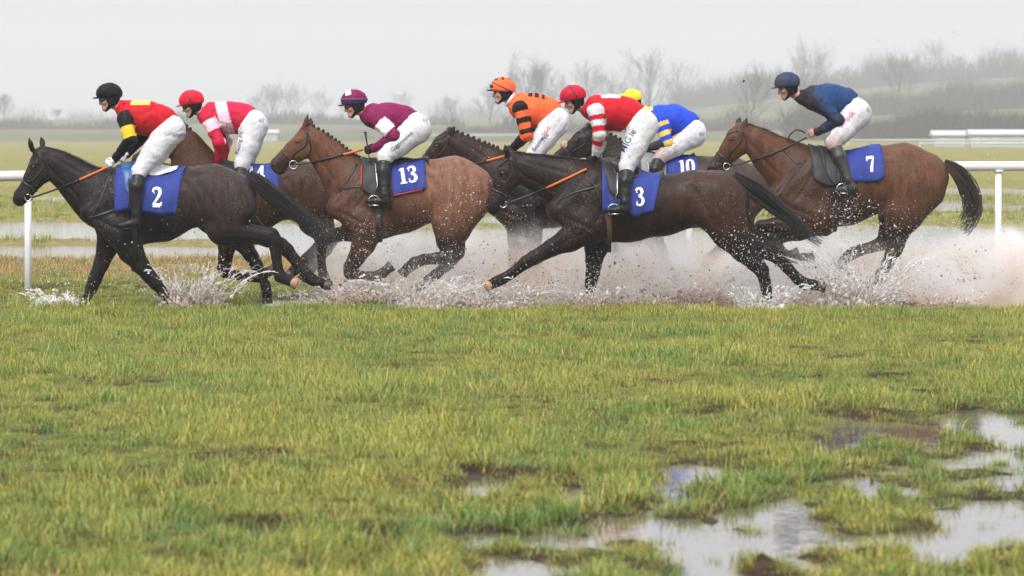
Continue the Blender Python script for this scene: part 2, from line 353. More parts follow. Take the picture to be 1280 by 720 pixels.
# ---------------------------------------------------------------- bare winter trees in the mist
M_BARK = plain('wet_bark', (.036, .030, .026), rough=.85, bump=.5, scale=3, var=.25)
M_TWIG = plain('bare_twigs', (.042, .034, .030), rough=.9, scale=2, var=.25)
def tree(px, base_py, top_py, Y, label, seed, spread=.5, dense=1.0, ivy=False, group='bare trees in the mist'):
    r = random.Random(seed); x = X_of(px, Y); g = float(ground_h(np.array([x]), np.array([float(Y)]))[0]); ht = (base_py - top_py) / sc(Y)
    root = empty('tree', (x, Y, g), label, 'tree', group); tm = MB(); cv, cf = [], []
    def thin(pts, r0, r1):
        n0 = len(cv); m = len(pts)
        for i, p in enumerate(pts):
            rr = r0 + (r1 - r0) * i / (m - 1)
            for k in range(3): cv.append((p[0] + rr * math.cos(2.1 * k), p[1] + rr * math.sin(2.1 * k), p[2] + rr * .4 * math.cos(2.1 * k + 1)))
        for i in range(m - 1):
            for k in range(3): a, b = n0 + i * 3 + k, n0 + i * 3 + (k + 1) % 3; cf.append((a, b, b + 3, a + 3))
    def wander(p, d, L, n, up, jit):
        pts = [p.copy()]; q = p.copy(); dd = d / np.linalg.norm(d)
        for i in range(n):
            dd = dd + np.array([r.gauss(0, jit), r.gauss(0, jit), r.gauss(up, jit * .6)]); dd /= np.linalg.norm(dd); q = q + dd * L / n; pts.append(q.copy())
        return pts, dd
    def at(pts, t):
        f = t * (len(pts) - 1); i = min(int(f), len(pts) - 2); return pts[i] + (pts[i + 1] - pts[i]) * (f - i), (pts[i + 1] - pts[i]) / (np.linalg.norm(pts[i + 1] - pts[i]) + 1e-9)
    def side(dd, ang, az):
        ref = np.array([0, 1.0, 0]) if abs(dd[1]) < .8 else np.array([1.0, 0, 0]); u = np.cross(dd, ref); u /= np.linalg.norm(u); w = np.cross(dd, u)
        return dd * math.cos(ang) + (u * math.cos(az) + w * math.sin(az)) * math.sin(ang)
    tp, _ = wander(np.array([x, Y, g - .2]), np.array([r.gauss(0, .05), r.gauss(0, .05), 1.0]), ht * .80, 9, .06, .07)
    tm.tube(tp, list(ht * .024 * np.linspace(1, .22, 10) ** 1.1), 8, cap=False)
    NL = int(15 * dense)
    for j in range(NL):
        t = .20 + .80 * (j + r.random()) / NL; o, dd = at(tp, t); az = j * 2.4 + r.random(); L1 = ht * (.20 + .30 * math.sin(math.pi * min(1, (t * .85 + .12)))) * r.uniform(.75, 1.15) * (spread / .43)
        d1 = side(dd, r.uniform(.65, 1.1) * (1.2 - .5 * t), az); p1, _ = wander(o, d1, L1, 6, .10, .13); r1 = ht * .011 * (1.1 - .6 * t); tm.tube(p1, list(r1 * np.linspace(1, .3, 7)), 5, cap=False)
        for k in range(7):
            t2 = .22 + .78 * (k + r.random()) / 7; o2, d_ = at(p1, t2); p2_, _ = wander(o2, side(d_, r.uniform(.4, .9), r.random() * 6.28), L1 * (.62 - .25 * t2) * r.uniform(.7, 1.2), 4, .10, .16); thin(p2_, r1 * .42, r1 * .16)
            for m_ in range(5):
                t3 = .2 + .8 * (m_ + r.random()) / 5; o3, d_ = at(p2_, t3); L3 = L1 * .26 * r.uniform(.6, 1.3); p3, _ = wander(o3, side(d_, r.uniform(.35, .9), r.random() * 6.28), L3, 2, .08, .18); thin(p3, .026, .014)
                for w_ in range(4 if Y < 1150 else 2):
                    o4, d_ = at(p3, .25 + .75 * r.random()); p4, _ = wander(o4, side(d_, r.uniform(.3, .8), r.random() * 6.28), L3 * .55 * r.uniform(.6, 1.3), 1, .05, .15); thin(p4, .020, .010)
    V = np.array(cv); k = (V[:, 2] > -9); top = V[:, 2].max() - g
    f = ht / top                                     # scaled to its traced height
    tv = np.array(tm.v); base = np.array([x, Y, g - .2])
    obj('trunk', base + (tv - base) * f, tm.f, M_BARK, root); obj('crown', base + (V - base) * f, np.array(cf), M_TWIG, root)
    return root
def bush_row(x0, x1, base_py, Yc, h0, h1, label, seed, name='hedgerow', dens=26, cat='hedge', kind=None):
    """a hedge of bare shrubs: thousands of upright crossing twigs with an uneven top"""
    r = np.random.default_rng(seed); xa, xb = X_of(x0, Yc), X_of(x1, Yc); n = int((xb - xa) * dens * 2.2)
    x = r.uniform(xa, xb, n); y = Yc + r.normal(size=n) * 1.6; g = ground_h(x, y)
    env = h0 + (h1 - h0) * (fbm(x * .16, x * 0 + seed, seed, 4) * 1.7 - .35)
    L = np.clip(env, .4, 99) * r.uniform(.35, 1.0, n); dx = r.normal(size=n) * .28; dy = r.normal(size=n) * .28
    b = np.stack([x, y, g - .1], 1); t = b + np.stack([dx, dy, np.ones(n)], 1) * L[:, None]; mid = (b + t) / 2 + r.normal(size=(n, 3)) * .12 * L[:, None]
    w = r.uniform(.05, .13, n)[:, None]; V = np.concatenate([b - np.array([1, 0, 0]) * w, b + np.array([.5, .8, 0]) * w, mid - np.array([1, 0, 0]) * w * .9, mid + np.array([.5, .8, 0]) * w * .9, t], 0)
    i = np.arange(n); Fs = np.concatenate([np.stack([i, i + n, i + 3 * n], 1), np.stack([i, i + 3 * n, i + 2 * n], 1), np.stack([i + 2 * n, i + 3 * n, i + 4 * n], 1)], 0)
    o = obj(name, V, Fs, M_TWIG, None, smooth=False); tag(o, label, cat, None, kind); return o

TREES = [(322,172,132,1250,'low wide hazy tree just left of the broad one behind the crimson jockey',31,.65,1.0),(368,172,118,1180,'full hazy tree close right of the broad one behind the crimson jockey',32,.6,1.1),(436,172,138,1350,'faint low tree behind the maroon jockey\'s cap',33,.6,1.0),
  (700,176,104,1000,'wide hazy tree just left of the red helmet',34,.65,1.0),(765,176,100,1100,'faint wide tree between the red helmet and the yellow cap',35,.65,1.0),(848,176,104,1200,'faint wide tree above the blue jockey\'s back',36,.65,.9),(566,174,140,1200,'faint low tree behind the dark horse\'s ears',37,.6,.9),(1062,150,112,1250,'hazy tree on the hill just right of the navy jockey\'s back',38,.6,1.0),(1196,140,104,1300,'hazy tree between the two on the hill at the right',39,.6,1.0),
  (6,166,127,1078,'bare rounded tree at the far left edge beyond the field',11,.55,1.0),
  (342,172,112,1113,'broad hazy bare tree behind the crimson jockey',12,.6,1.0),(400,172,128,1183,'smaller hazy bare tree right of the broad one behind the bay horse\'s ears',13,.6,.9),
  (500,172,126,1392,'faint far bare tree behind the maroon jockey\'s back',14,.6,.9),
  (612,176,118,974,'small thin bare tree just left of the orange jockey',15,.5,.8),(652,178,68,817,'tall open bare tree rising above the orange helmet',16,.62,1.0),
  (676,178,88,904,'upright bare tree close right of the tall open one',17,.4,1.0),(738,176,90,1044,'hazy bare tree behind the red helmet',18,.6,1.0),(812,176,76,974,'spreading bare tree above the yellow cap',19,.62,1.0),
  (934,180,84,747,'open branching bare tree just left of the navy jockey',20,.6,1.0),(1004,178,66,904,'tall bare tree behind the navy helmet',21,.55,1.1),
  (1118,176,94,974,'round dense bare tree right of the navy jockey',22,.6,1.2),(1164,150,90,1531,'narrow hazy tree on the hill right of the round dense tree',23,.45,1.1),
  (1226,140,94,1566,'rounded hazy tree on the hill near the right edge',24,.6,1.1),(1268,140,90,1566,'hazy tree on the hill cut by the right edge of the view',25,.5,1.1),(1090,150,112,1566,'low hazy tree on the hill behind the navy jockey\'s back',26,.6,1.0),
  (880,150,108,1652,'very faint far tree between the blue jockey and the navy jockey',27,.6,1.0),(70,170,150,1252,'low bare tree in the hedge left of the leading horse\'s ears',28,.7,1.0),(190,172,146,1566,'faint low tree behind the leading jockey\'s back',29,.6,1.0)]
for q in TREES: tree(*q[:5], q[5], q[6], q[7])
bush_row(-120, 150, 172, 900, 1.6, 4.4, 'bare hedge along the far edge of the field at the left', 5, dens=14)
bush_row(150, 560, 172, 1000, 1.0, 4.6, 'low hazy hedge along the field edge behind the left group of horses', 6, dens=12)
bush_row(560, 1000, 176, 780, 1.4, 5.4, 'bare hedge along the field edge behind the middle horses', 7, dens=16)
bush_row(985, 1420, 178, 600, 3.6, 6.0, 'thick dark hedge behind the white rails at the right', 8, dens=60)
bush_row(1000, 1420, 140, 900, 5.5, 10.0, 'taller hazy belt of bare shrubs above the dark hedge at the right', 9, dens=34)
bush_row(840, 1420, 120, 1350, 7.0, 14.0, 'faint belt of woodland along the crest of the hill', 10, dens=22)

bush_row(540, 1010, 120, 1700, 6.0, 15.0, 'very faint belt of trees in the mist behind the middle jockeys', 12, dens=9)
bush_row(-100, 430, 150, 1800, 3.0, 10.0, 'very faint belt of trees in the mist at the left', 13, dens=8)

# ---------------------------------------------------------------- far white rails, hurdles and huts
M_FARWHITE = plain('far_white_paint', (.42, .42, .43), rough=.5, scale=1, var=.04)
def far_rail(x0, x1, Y, z, label, seed, step=6.0):
    o = empty('far_rail', (X_of((x0 + x1) / 2, Y), Y, 0), label, 'rail', None)
    xa, xb = X_of(x0, Y), X_of(x1, Y); mb = MB(); mb.tube([np.array([xa, Y, z]), np.array([(xa + xb) / 2, Y, z]), np.array([xb, Y, z])], .075, 8); mb.build('top_rail', M_FARWHITE, o)
    n = int((xb - xa) / step)
    for i in range(n + 1):
        x = xa + (xb - xa) * i / n; mb = MB(); mb.tube([np.array([x, Y, -.1]), np.array([x, Y, z])], .05, 6); mb.build('post', M_FARWHITE, o)
far_rail(1060, 1420, 330, .80, 'far white running rail in front of the dark hedge at the right', 1)
far_rail(1150, 1420, 300, .60, 'nearer of the two far white rails at the right', 2)
far_rail(530, 700, 480, 1.0, 'far faint white rail behind the orange jockey', 4, 12)
def hut(x0, x1, y0, y1, Y, label, seed):
    a, b = X_of(x0, Y), X_of(x1, Y); z1 = CAM_H - (y0 - HORIZON) / sc(Y); zb = CAM_H - (y1 - HORIZON) / sc(Y); zb = max(zb, 0); w = b - a; d = 3.0
    o = empty('white_stand', ((a + b) / 2, Y, 0), label, 'stand')
    mb = MB(); mb.box(((a + b) / 2, Y + d / 2, (z1 - .2) / 2), (w / 2, d / 2, (z1 - .2) / 2)); mb.build('wall', M_FARWHITE, o, False)
    mb = MB(); xs = np.linspace(a - .2, b + .2, 4)
    V = [(x, yy, zz) for x in (a - .25, b + .25) for yy, zz in ((Y - .25, z1 - .2), (Y + d / 2, z1 + .25), (Y + d + .25, z1 - .2), (Y + d + .25, z1 - .3), (Y - .25, z1 - .3))]
    mb.add(V, [(0, 1, 6, 5), (1, 2, 7, 6), (2, 3, 8, 7), (3, 4, 9, 8), (4, 0, 5, 9), (0, 4, 3, 2, 1), (5, 6, 7, 8, 9)]); mb.build('roof', M_FARWHITE, o, False)
    n = max(2, int(w / 1.6))
    for i in range(n):
        x = a + w * (i + .5) / n; mb = MB(); mb.box((x, Y - .03, (z1 - .2) * .52), (w / n * .33, .03, (z1 - .2) * .28)); mb.build('panel', plain('grey_panel', (.42, .43, .45), rough=.5, scale=2) if i == 0 else bpy.data.materials['grey_panel'], o, False)
hut(1168, 1206, 166, 179, 380, 'white hut with grey panels behind the far rails, left of the long stand', 1)
hut(1214, 1300, 165, 180, 370, 'long white stand behind the far rails at the right edge', 2)
hut(310, 346, 164, 173, 560, 'small white hut far behind the crimson jockey', 3)
# ================================================================ bodies: smooth blended volumes -> one continuous skin
def cone(a, b, ra, rb, sa=1.0, sb=None, k=0.03, op='add'):
    return dict(t='c', a=np.asarray(a, float), b=np.asarray(b, float), ra=ra, rb=rb, sa=sa, sb=sa if sb is None else sb, k=k, op=op)
def ell(c, r, ang=0.0, k=0.03, op='add'):
    return dict(t='e', c=np.asarray(c, float), r=np.asarray(r, float), ang=ang, k=k, op=op)
def prim_d(p, X, Y, Z):
    if p['t'] == 'c':
        a, b = p['a'], p['b']; ab = b - a; L2 = float(ab @ ab) + 1e-9
        t = np.clip(((X - a[0]) * ab[0] + (Y - a[1]) * ab[1] + (Z - a[2]) * ab[2]) / L2, 0, 1)
        s = p['sa'] + (p['sb'] - p['sa']) * t
        dx = X - a[0] - ab[0] * t; dy = (Y - a[1] - ab[1] * t) / s; dz = Z - a[2] - ab[2] * t
        return np.sqrt(dx * dx + dy * dy + dz * dz) - (p['ra'] + (p['rb'] - p['ra']) * t)
    c, r = p['c'], p['r']; ca, sa = math.cos(p['ang']), math.sin(p['ang'])
    dx, dy, dz = X - c[0], Y - c[1], Z - c[2]
    u = (dx * ca + dz * sa) / r[0]; v = dy / r[1]; w = (-dx * sa + dz * ca) / r[2]
    return (np.sqrt(u * u + v * v + w * w) - 1) * min(r)
def prim_bb(p, m):
    if p['t'] == 'c':
        R = np.array([1, max(p['sa'], p['sb'], 1e-3), 1])
        lo = np.minimum(p['a'] - R * p['ra'], p['b'] - R * p['rb']); hi = np.maximum(p['a'] + R * p['ra'], p['b'] + R * p['rb'])
    else:
        q = max(p['r'][0], p['r'][2]); R = np.array([q, p['r'][1], q]); lo, hi = p['c'] - R, p['c'] + R
    return lo - m, hi + m
def smin(a, b, k):
    h = np.maximum(k - np.abs(a - b), 0) / k
    return np.minimum(a, b) - h * h * k * 0.25
def combine(prims, X, Y, Z):
    D = None
    for p in prims:
        d = prim_d(p, X, Y, Z)
        if D is None: D = d
        elif p['op'] == 'add': D = smin(D, d, p['k'])
        else: D = -smin(-D, d, p['k'])
    return D
def solve(prims, vox, post=None, smooth=3):
    """skin of the blended volumes: surface nets on a grid, then a light volume-keeping smooth"""
    bbs = [prim_bb(p, 0) for p in prims if p['op'] == 'add']
    lo = np.min([b[0] for b in bbs], 0) - 3 * vox - 0.02; hi = np.max([b[1] for b in bbs], 0) + 3 * vox + 0.02
    n = np.ceil((hi - lo) / vox).astype(int) + 1
    ax = [lo[i] + vox * np.arange(n[i]) for i in range(3)]
    D = np.full(n, 0.25, np.float32)
    for p in prims:
        m = p['k'] + 3 * vox + 0.015
        l, h = prim_bb(p, m)
        i0 = np.clip(np.floor((l - lo) / vox).astype(int), 0, n); i1 = np.clip(np.ceil((h - lo) / vox).astype(int) + 1, 0, n)
        if np.any(i1 <= i0): continue
        sl = tuple(slice(i0[i], i1[i]) for i in range(3))
        X = ax[0][sl[0]][:, None, None]; Y = ax[1][sl[1]][None, :, None]; Z = ax[2][sl[2]][None, None, :]
        d = prim_d(p, X, Y, Z)
        if p['op'] == 'add': D[sl] = smin(D[sl], d, p['k'])
        else: D[sl] = -smin(-D[sl], d, p['k'])
    if post is not None:
        D = post(D, ax[0][:, None, None], ax[1][None, :, None], ax[2][None, None, :]).astype(np.float32)
    D[0], D[-1] = 1, 1; D[:, 0] = 1; D[:, -1] = 1; D[:, :, 0] = 1; D[:, :, -1] = 1
    return nets(D, lo, vox, smooth)
def nets(D, lo, vox, smooth):
    ins = D < 0
    s = ins[:-1, :-1, :-1].astype(np.int8)
    cnt = np.zeros_like(s)
    offs = [(i, j, k) for i in (0, 1) for j in (0, 1) for k in (0, 1)]
    nx, ny, nz = D.shape
    for i, j, k in offs: cnt += ins[i:nx - 1 + i, j:ny - 1 + j, k:nz - 1 + k]
    act = np.argwhere((cnt > 0) & (cnt < 8))
    vid = np.full(cnt.shape, -1, np.int32); vid[tuple(act.T)] = np.arange(len(act))
    val = np.stack([D[act[:, 0] + i, act[:, 1] + j, act[:, 2] + k] for i, j, k in offs], 1)
    acc = np.zeros((len(act), 3)); num = np.zeros(len(act))
    for e0, o0 in enumerate(offs):
        for e1, o1 in enumerate(offs):
            if e1 <= e0 or sum(abs(o0[q] - o1[q]) for q in range(3)) != 1: continue
            a, b = val[:, e0], val[:, e1]; m = (a < 0) != (b < 0)
            t = np.where(m, a / np.where(m, a - b, 1), 0)
            acc += m[:, None] * (np.array(o0)[None] + t[:, None] * (np.array(o1) - np.array(o0))[None]); num += m
    V = lo + vox * (act + acc / num[:, None])
    quads = []
    for axis in range(3):
        sl0 = [slice(1, -1)] * 3; sl1 = [slice(1, -1)] * 3
        sl0[axis] = slice(0, -1); sl1[axis] = slice(1, None)
        A, B = ins[tuple(sl0)], ins[tuple(sl1)]
        e = np.argwhere(A != B); off = np.ones(3, int); off[axis] = 0; e = e + off
        u, w = [q for q in range(3) if q != axis]
        c = []
        for du, dw in ((-1, -1), (0, -1), (0, 0), (-1, 0)):
            q = e.copy(); q[:, u] += du; q[:, w] += dw; c.append(vid[tuple(q.T)])
        Q = np.stack(c, 1)
        flip = ins[tuple(e.T)]
        if axis == 1: flip = ~flip
        Q[~flip] = Q[~flip][:, ::-1]
        quads.append(Q)
    Q = np.concatenate(quads); Q = Q[(Q >= 0).all(1)]
    E = np.concatenate([Q[:, [0, 1]], Q[:, [1, 2]], Q[:, [2, 3]], Q[:, [3, 0]]]); E = np.concatenate([E, E[:, ::-1]])
    deg = np.bincount(E[:, 0], minlength=len(V)).clip(1)
    for it in range(smooth * 2):
        f = 0.5 if it % 2 == 0 else -0.52
        avg = np.stack([np.bincount(E[:, 0], V[E[:, 1], q], len(V)) for q in range(3)], 1) / deg[:, None]
        V = V + f * (avg - V)
    return V, Q
def ripple(seed, wl):
    """gentle folds: a few crossed waves"""
    r = np.random.default_rng(seed); K = []
    for i in range(5):
        v = r.normal(size=3); v /= np.linalg.norm(v); K.append((v * 2 * math.pi / (wl * r.uniform(0.7, 1.6)), r.uniform(0, 6.3)))
    def f(X, Y, Z):
        t = 0
        w = 0.8 * np.sin(X * 11 + Z * 7 + seed) + 0.6 * np.sin(Z * 13 - Y * 9)
        for k, ph in K: t = t + np.sin(k[0] * X + k[1] * Y + k[2] * Z + ph + w)
        return t / 3.0
    return f
def crease(seed, wl):
    """pulled cloth: rounded ridges with sharp valleys between them"""
    r = np.random.default_rng(seed + 100); K = []
    for i in range(4):
        v = r.normal(size=3) * np.array([1, .5, 1]); v /= np.linalg.norm(v); K.append((v * math.pi / (wl * r.uniform(.55, 1.1)), r.uniform(0, 6.3)))
    def f(X, Y, Z):
        w = 1.1 * np.sin(X * 9 + Z * 6 + seed) + .8 * np.sin(Z * 12 - Y * 8 + X * 5); t = 0
        for k, ph in K: t = t + .62 - np.sqrt(np.abs(np.sin(k[0] * X + k[1] * Y + k[2] * Z + ph + w)) + 1e-4)
        return t / 1.6
    return f
def bvh_of(V, Q): return BVHTree.FromPolygons([Vector(v) for v in V], Q.tolist())

# ---------------------------------------------------------------- things laid on a skin
def side_hit(bvh, x, z, Y0, side):
    """outermost point of the skin at (x, z) on one side; side -1 = towards the camera"""
    h = bvh.ray_cast(Vector((x, Y0 + side * 2.0, z)), Vector((0, -side, 0)))
    return (np.array(h[0]), np.array(h[1])) if h[0] is not None else None
def densify(pts, step):
    out = [np.asarray(pts[0], float)]
    for a, b in zip(pts[:-1], pts[1:]):
        a, b = np.asarray(a, float), np.asarray(b, float); n = max(1, int(np.linalg.norm(b - a) / step))
        out += [a + (b - a) * (i + 1) / n for i in range(n)]
    return out
def ribbon(mb, pts, nrm, width, thick, closed=False):
    n = len(pts); V = []
    for i in range(n):
        a = pts[(i - 1) % n] if (closed or i > 0) else pts[0]; b = pts[(i + 1) % n] if (closed or i < n - 1) else pts[-1]
        t = b - a; t = t / (np.linalg.norm(t) + 1e-9); N = nrm[i] / (np.linalg.norm(nrm[i]) + 1e-9)
        w = np.cross(t, N); w = w / (np.linalg.norm(w) + 1e-9) * width / 2; N = N * thick
        p = pts[i]; V += [p - w - N * 0.3, p + w - N * 0.3, p + w * 0.8 + N, p - w * 0.8 + N]
    Fs = []; m = n if closed else n - 1
    for i in range(m):
        j = (i + 1) % n
        for k in range(4):
            Fs.append((i * 4 + k, i * 4 + (k + 1) % 4, j * 4 + (k + 1) % 4, j * 4 + k))
    if not closed: Fs += [(3, 2, 1, 0), (n * 4 - 4, n * 4 - 3, n * 4 - 2, n * 4 - 1)]
    mb.add(V, Fs)
def strap_line(mb, bvh, px, Y, side, width=0.02, off=0.004, thick=0.005):
    pts, nr = [], []
    for q in densify(px, 4.0):
        p = P(q[0], q[1], Y); h = side_hit(bvh, p[0], p[2], Y, side)
        if h is None: continue
        if pts and np.linalg.norm(h[0] - pts[-1]) > 0.16: continue
        pts.append(h[0] + h[1] * off); nr.append(h[1])
    if len(pts) > 2:
        P2 = [pts[0]] + [(pts[i - 1] + 2 * pts[i] + pts[i + 1]) / 4 for i in range(1, len(pts) - 1)] + [pts[-1]]
        ribbon(mb, P2, nr, width, thick)
def strap_ring(mb, bvh, cpx, direc, Y, width=0.022, off=0.004, thick=0.005, n=28, reach=0.7):
    """a strap round the body, in the plane across it that holds the photo direction 'direc'"""
    c = P(cpx[0], cpx[1], Y); d = np.array([direc[0], 0, -direc[1]], float); d /= np.linalg.norm(d)
    pts, nr = [], []
    for i in range(n):
        a = 2 * math.pi * i / n; r = d * math.cos(a) + np.array([0, 1, 0]) * math.sin(a)
        h = bvh.ray_cast(Vector(c), Vector(r))
        if h[0] is None or h[3] > reach: continue
        pts.append(np.array(h[0]) + r * off); nr.append(r)
    if len(pts) > 6: ribbon(mb, pts, nr, width, thick, closed=True)
def top_z(bvh, x, Y):
    h = bvh.ray_cast(Vector((x, Y, 4.0)), Vector((0, 0, -1)))
    return h[0][2] if h[0] is not None else 1.3
def drape(bvh, Y, TL, TR, BR, BL, off, v0=0.0, nu=16, nv=22, sides=(-1, 1), wav=0.004, seed=1, thick=0.008, round_=0.0):
    """cloth laid over the back: corners in photo pixels (top front, top rear, bottom rear, bottom front)"""
    TL, TR, BR, BL = [np.asarray(q, float) for q in (TL, TR, BR, BL)]
    r = np.random.default_rng(seed); ph = r.uniform(0, 6, 4)
    vs = np.linspace(-1, 1, 2 * nv + 1) if v0 == 0 else None
    grids = []
    if v0 == 0: grids.append(vs)
    else:
        for sd in sides: grids.append(sd * np.linspace(v0, 1, nv))
    VV, FF = [], []
    for vs in grids:
        G = []; N = []
        for i in range(nu + 1):
            u = i / nu
            T = TL + (TR - TL) * u; B = BL + (BR - BL) * u
            if round_: B = T + (B - T) * (1 - round_ * abs(2 * u - 1) ** 3)
            bw = P(B[0], B[1], Y); tx = P(T[0], T[1], Y)[0]
            row = []; rn = []
            for v in vs:
                sd = -1 if v <= 0 else 1; av = abs(v)
                x = tx + (bw[0] - tx) * av
                c = np.array([x, Y, top_z(bvh, x, Y) - 0.25])
                h = side_hit(bvh, bw[0], bw[2], Y, sd)
                yb = h[0][1] - Y if h is not None else sd * 0.25
                th = math.atan2(bw[2] - c[2], yb)                     # angle at the hem
                if sd < 0:
                    th = th if th > 0 else th + 2 * math.pi
                    ang = math.pi / 2 + (th - math.pi / 2) * av
                else:
                    ang = math.pi / 2 + (th - math.pi / 2) * av
                rd = np.array([0, math.cos(ang), math.sin(ang)])
                hh = bvh.ray_cast(Vector(c + rd * 1.2), Vector(-rd))
                p = np.array(hh[0]) if hh[0] is not None else c + rd * 0.25
                w = wav * (math.sin(9 * u + ph[0] + 3 * v) + math.sin(17 * u + 5 * av + ph[1]) + 1.0) * (0.3 + av)
                row.append(p + rd * (off + w)); rn.append(rd)
            G.append(row); N.append(rn)
        nn = len(vs); base = len(VV)
        V1 = [G[i][j] for i in range(nu + 1) for j in range(nn)]
        V2 = [G[i][j] - N[i][j] * thick for i in range(nu + 1) for j in range(nn)]
        M = len(V1); VV += V1 + V2
        for i in range(nu):
            for j in range(nn - 1):
                a, b, c_, d_ = i * nn + j, (i + 1) * nn + j, (i + 1) * nn + j + 1, i * nn + j + 1
                FF.append((base + a, base + b, base + c_, base + d_)); FF.append((base + M + d_, base + M + c_, base + M + b, base + M + a))
        for i in range(nu):
            for j in (0, nn - 1):
                a, b = i * nn + j, (i + 1) * nn + j; FF.append((base + a, base + M + a, base + M + b, base + b))
        for j in range(nn - 1):
            for i in (0, nu):
                a, b = i * nn + j, i * nn + j + 1; FF.append((base + b, base + M + b, base + M + a, base + a))
    return np.array(VV), FF

# ---------------------------------------------------------------- lettering laid on cloth
GLYPH = {   # stroked numerals: strokes of (x, y, half width) in a 0..1 high box, heavy with fine serifs
 '2': [[(.06, .76, .055), (.1, .9, .07), (.27, .97, .06), (.46, .9, .09), (.5, .74, .105), (.42, .56, .085), (.24, .34, .06), (.06, .12, .06)], [(.04, .09, .09), (.3, .1, .1), (.5, .09, .1)], [(.53, .08, .06), (.57, .27, .03)], [(.1, .74, .09), (.14, .76, .09)]],
 '3': [[(.05, .84, .07), (.2, .96, .05), (.4, .92, .08), (.47, .77, .1), (.4, .62, .07), (.22, .54, .05)], [(.22, .53, .05), (.43, .46, .08), (.5, .27, .11), (.4, .08, .085), (.2, .03, .05), (.04, .13, .06)], [(.08, .78, .085), (.13, .79, .085)], [(.05, .18, .085), (.12, .19, .085)]],
 '1': [[(.25, .96, .1), (.25, .5, .105), (.25, .05, .105)], [(.05, .05, .05), (.45, .05, .05)], [(.04, .83, .03), (.2, .93, .055)]],
 '4': [[(.42, .97, .1), (.42, .5, .1), (.42, .05, .1)], [(.4, .95, .05), (.05, .34, .045)], [(.03, .31, .05), (.62, .31, .05)], [(.26, .04, .045), (.58, .04, .045)]],
 '0': [[(.3, .97, .04), (.12, .85, .09), (.08, .5, .11), (.12, .15, .09), (.3, .03, .04), (.48, .15, .09), (.52, .5, .11), (.48, .85, .09), (.3, .97, .04)]],
 '7': [[(.03, .9, .085), (.3, .91, .085), (.52, .9, .085)], [(.5, .88, .05), (.38, .55, .08), (.3, .3, .1), (.28, .05, .1)], [(.05, .9, .05), (.03, .72, .035)]],
}
def glyph_mesh(txt, gap=0.66):
    """strips of quads in 2-D; returns (pts Nx2, faces)"""
    V, Fs = [], []; x0 = 0; lay = 0
    for ch in txt:
        for st in GLYPH[ch]:
            lay += 1
            pts = []
            for a, b in zip(st[:-1], st[1:]):
                for q in range(5): pts.append(np.array(a) + (np.array(b) - np.array(a)) * q / 5)
            pts.append(np.array(st[-1])); pts = np.array(pts)
            for _ in range(2): pts[1:-1] = (pts[:-2] + 2 * pts[1:-1] + pts[2:]) / 4
            n0 = len(V)
            for i in range(len(pts)):
                t = pts[min(i + 1, len(pts) - 1), :2] - pts[max(i - 1, 0), :2]; t = t / (np.linalg.norm(t) + 1e-9); nn = np.array([-t[1], t[0]])
                for q in (1, 0.33, -0.33, -1):
                    w_ = pts[i, :2] + nn * pts[i, 2] * q; V.append((w_[0] + x0, w_[1], lay))
            for i in range(len(pts) - 1):
                for q in range(3):
                    a = n0 + i * 4 + q; Fs.append((a, a + 1, a + 5, a + 4))
        x0 += gap * (0.8 if ch == '1' else 1)
    return np.array(V), Fs
def text_mesh(txt):
    cu = bpy.data.curves.new('lettering', 'FONT'); cu.body = txt; cu.size = 1.0; cu.offset = 0.004; cu.resolution_u = 3
    o = bpy.data.objects.new('lettering', cu); C.objects.link(o)
    dg = bpy.context.evaluated_depsgraph_get(); me = bpy.data.meshes.new_from_object(o.evaluated_get(dg))
    bpy.data.objects.remove(o)
    import bmesh
    bm = bmesh.new(); bm.from_mesh(me); bmesh.ops.triangulate(bm, faces=bm.faces)
    for _ in range(2):
        ed = [e for e in bm.edges if e.calc_length() > 0.16]
        if ed: bmesh.ops.subdivide_edges(bm, edges=ed, cuts=1, use_grid_fill=False)
    bmesh.ops.triangulate(bm, faces=bm.faces)
    V = np.array([(v.co[0], v.co[1], 0) for v in bm.verts]); Fs = [tuple(v.index for v in f.verts) for f in bm.faces]; bm.free()
    bpy.data.meshes.remove(me); bpy.data.curves.remove(cu)
    return V, Fs
def lay_print(name, V2, Fs, px, ang, height_px, Y, bvh, mat, parent, off=0.004, xs=1.0):
    """prints flat shapes on the near side of a cloth: px = photo position of the baseline start, ang = slope"""
    k = height_px; ca, sa = math.cos(ang), math.sin(ang); V = []
    last = None
    for x, y, lay in V2:
        qx = px[0] + k * (x * xs * ca - y * sa); qy = px[1] - k * (x * xs * sa + y * ca)
        p = P(qx, qy, Y); h = side_hit(bvh, p[0], p[2], Y, -1)
        if h is not None: last = h[0][1]
        V.append((p[0], (last if last is not None else Y - 0.3) - off - 0.0007 * lay, p[2]))
    o = obj(name, np.array(V), [f for f in Fs], mat, parent, smooth=False)
    return o
# ================================================================ horses
HM_COAT = tinted('horse_coat', rough=0.44, spec=0.12, bump=0.34, scale=95, var=0.40, mid=(1.6, 1.0, .55), rvar=.14, mud=0.55, stretch=(1.0, 1.0, 0.45), coat=0.03)
M_HAIR = plain('horse_hair', (0.007, 0.006, 0.006), rough=0.5, scale=30, var=0.3)
M_HAIRB = plain('brown_horse_hair', (0.035, 0.018, 0.012), rough=0.5, scale=30, var=0.4)
M_HOOF = plain('hoof_horn', (0.05, 0.042, 0.036), rough=0.45, bump=0.3, scale=40, stretch=(1, 1, 4))
M_HOOFP = plain('pale_hoof_horn', (0.36, 0.20, 0.11), rough=0.45, bump=0.3, scale=40, stretch=(1, 1, 4))
M_EYE = plain('horse_eye', (0.008, 0.006, 0.005), rough=0.06, spec=0.8)
M_LEATHER = plain('black_leather', (0.007, 0.006, 0.006), rough=0.4, bump=0.15, scale=120, var=0.25)
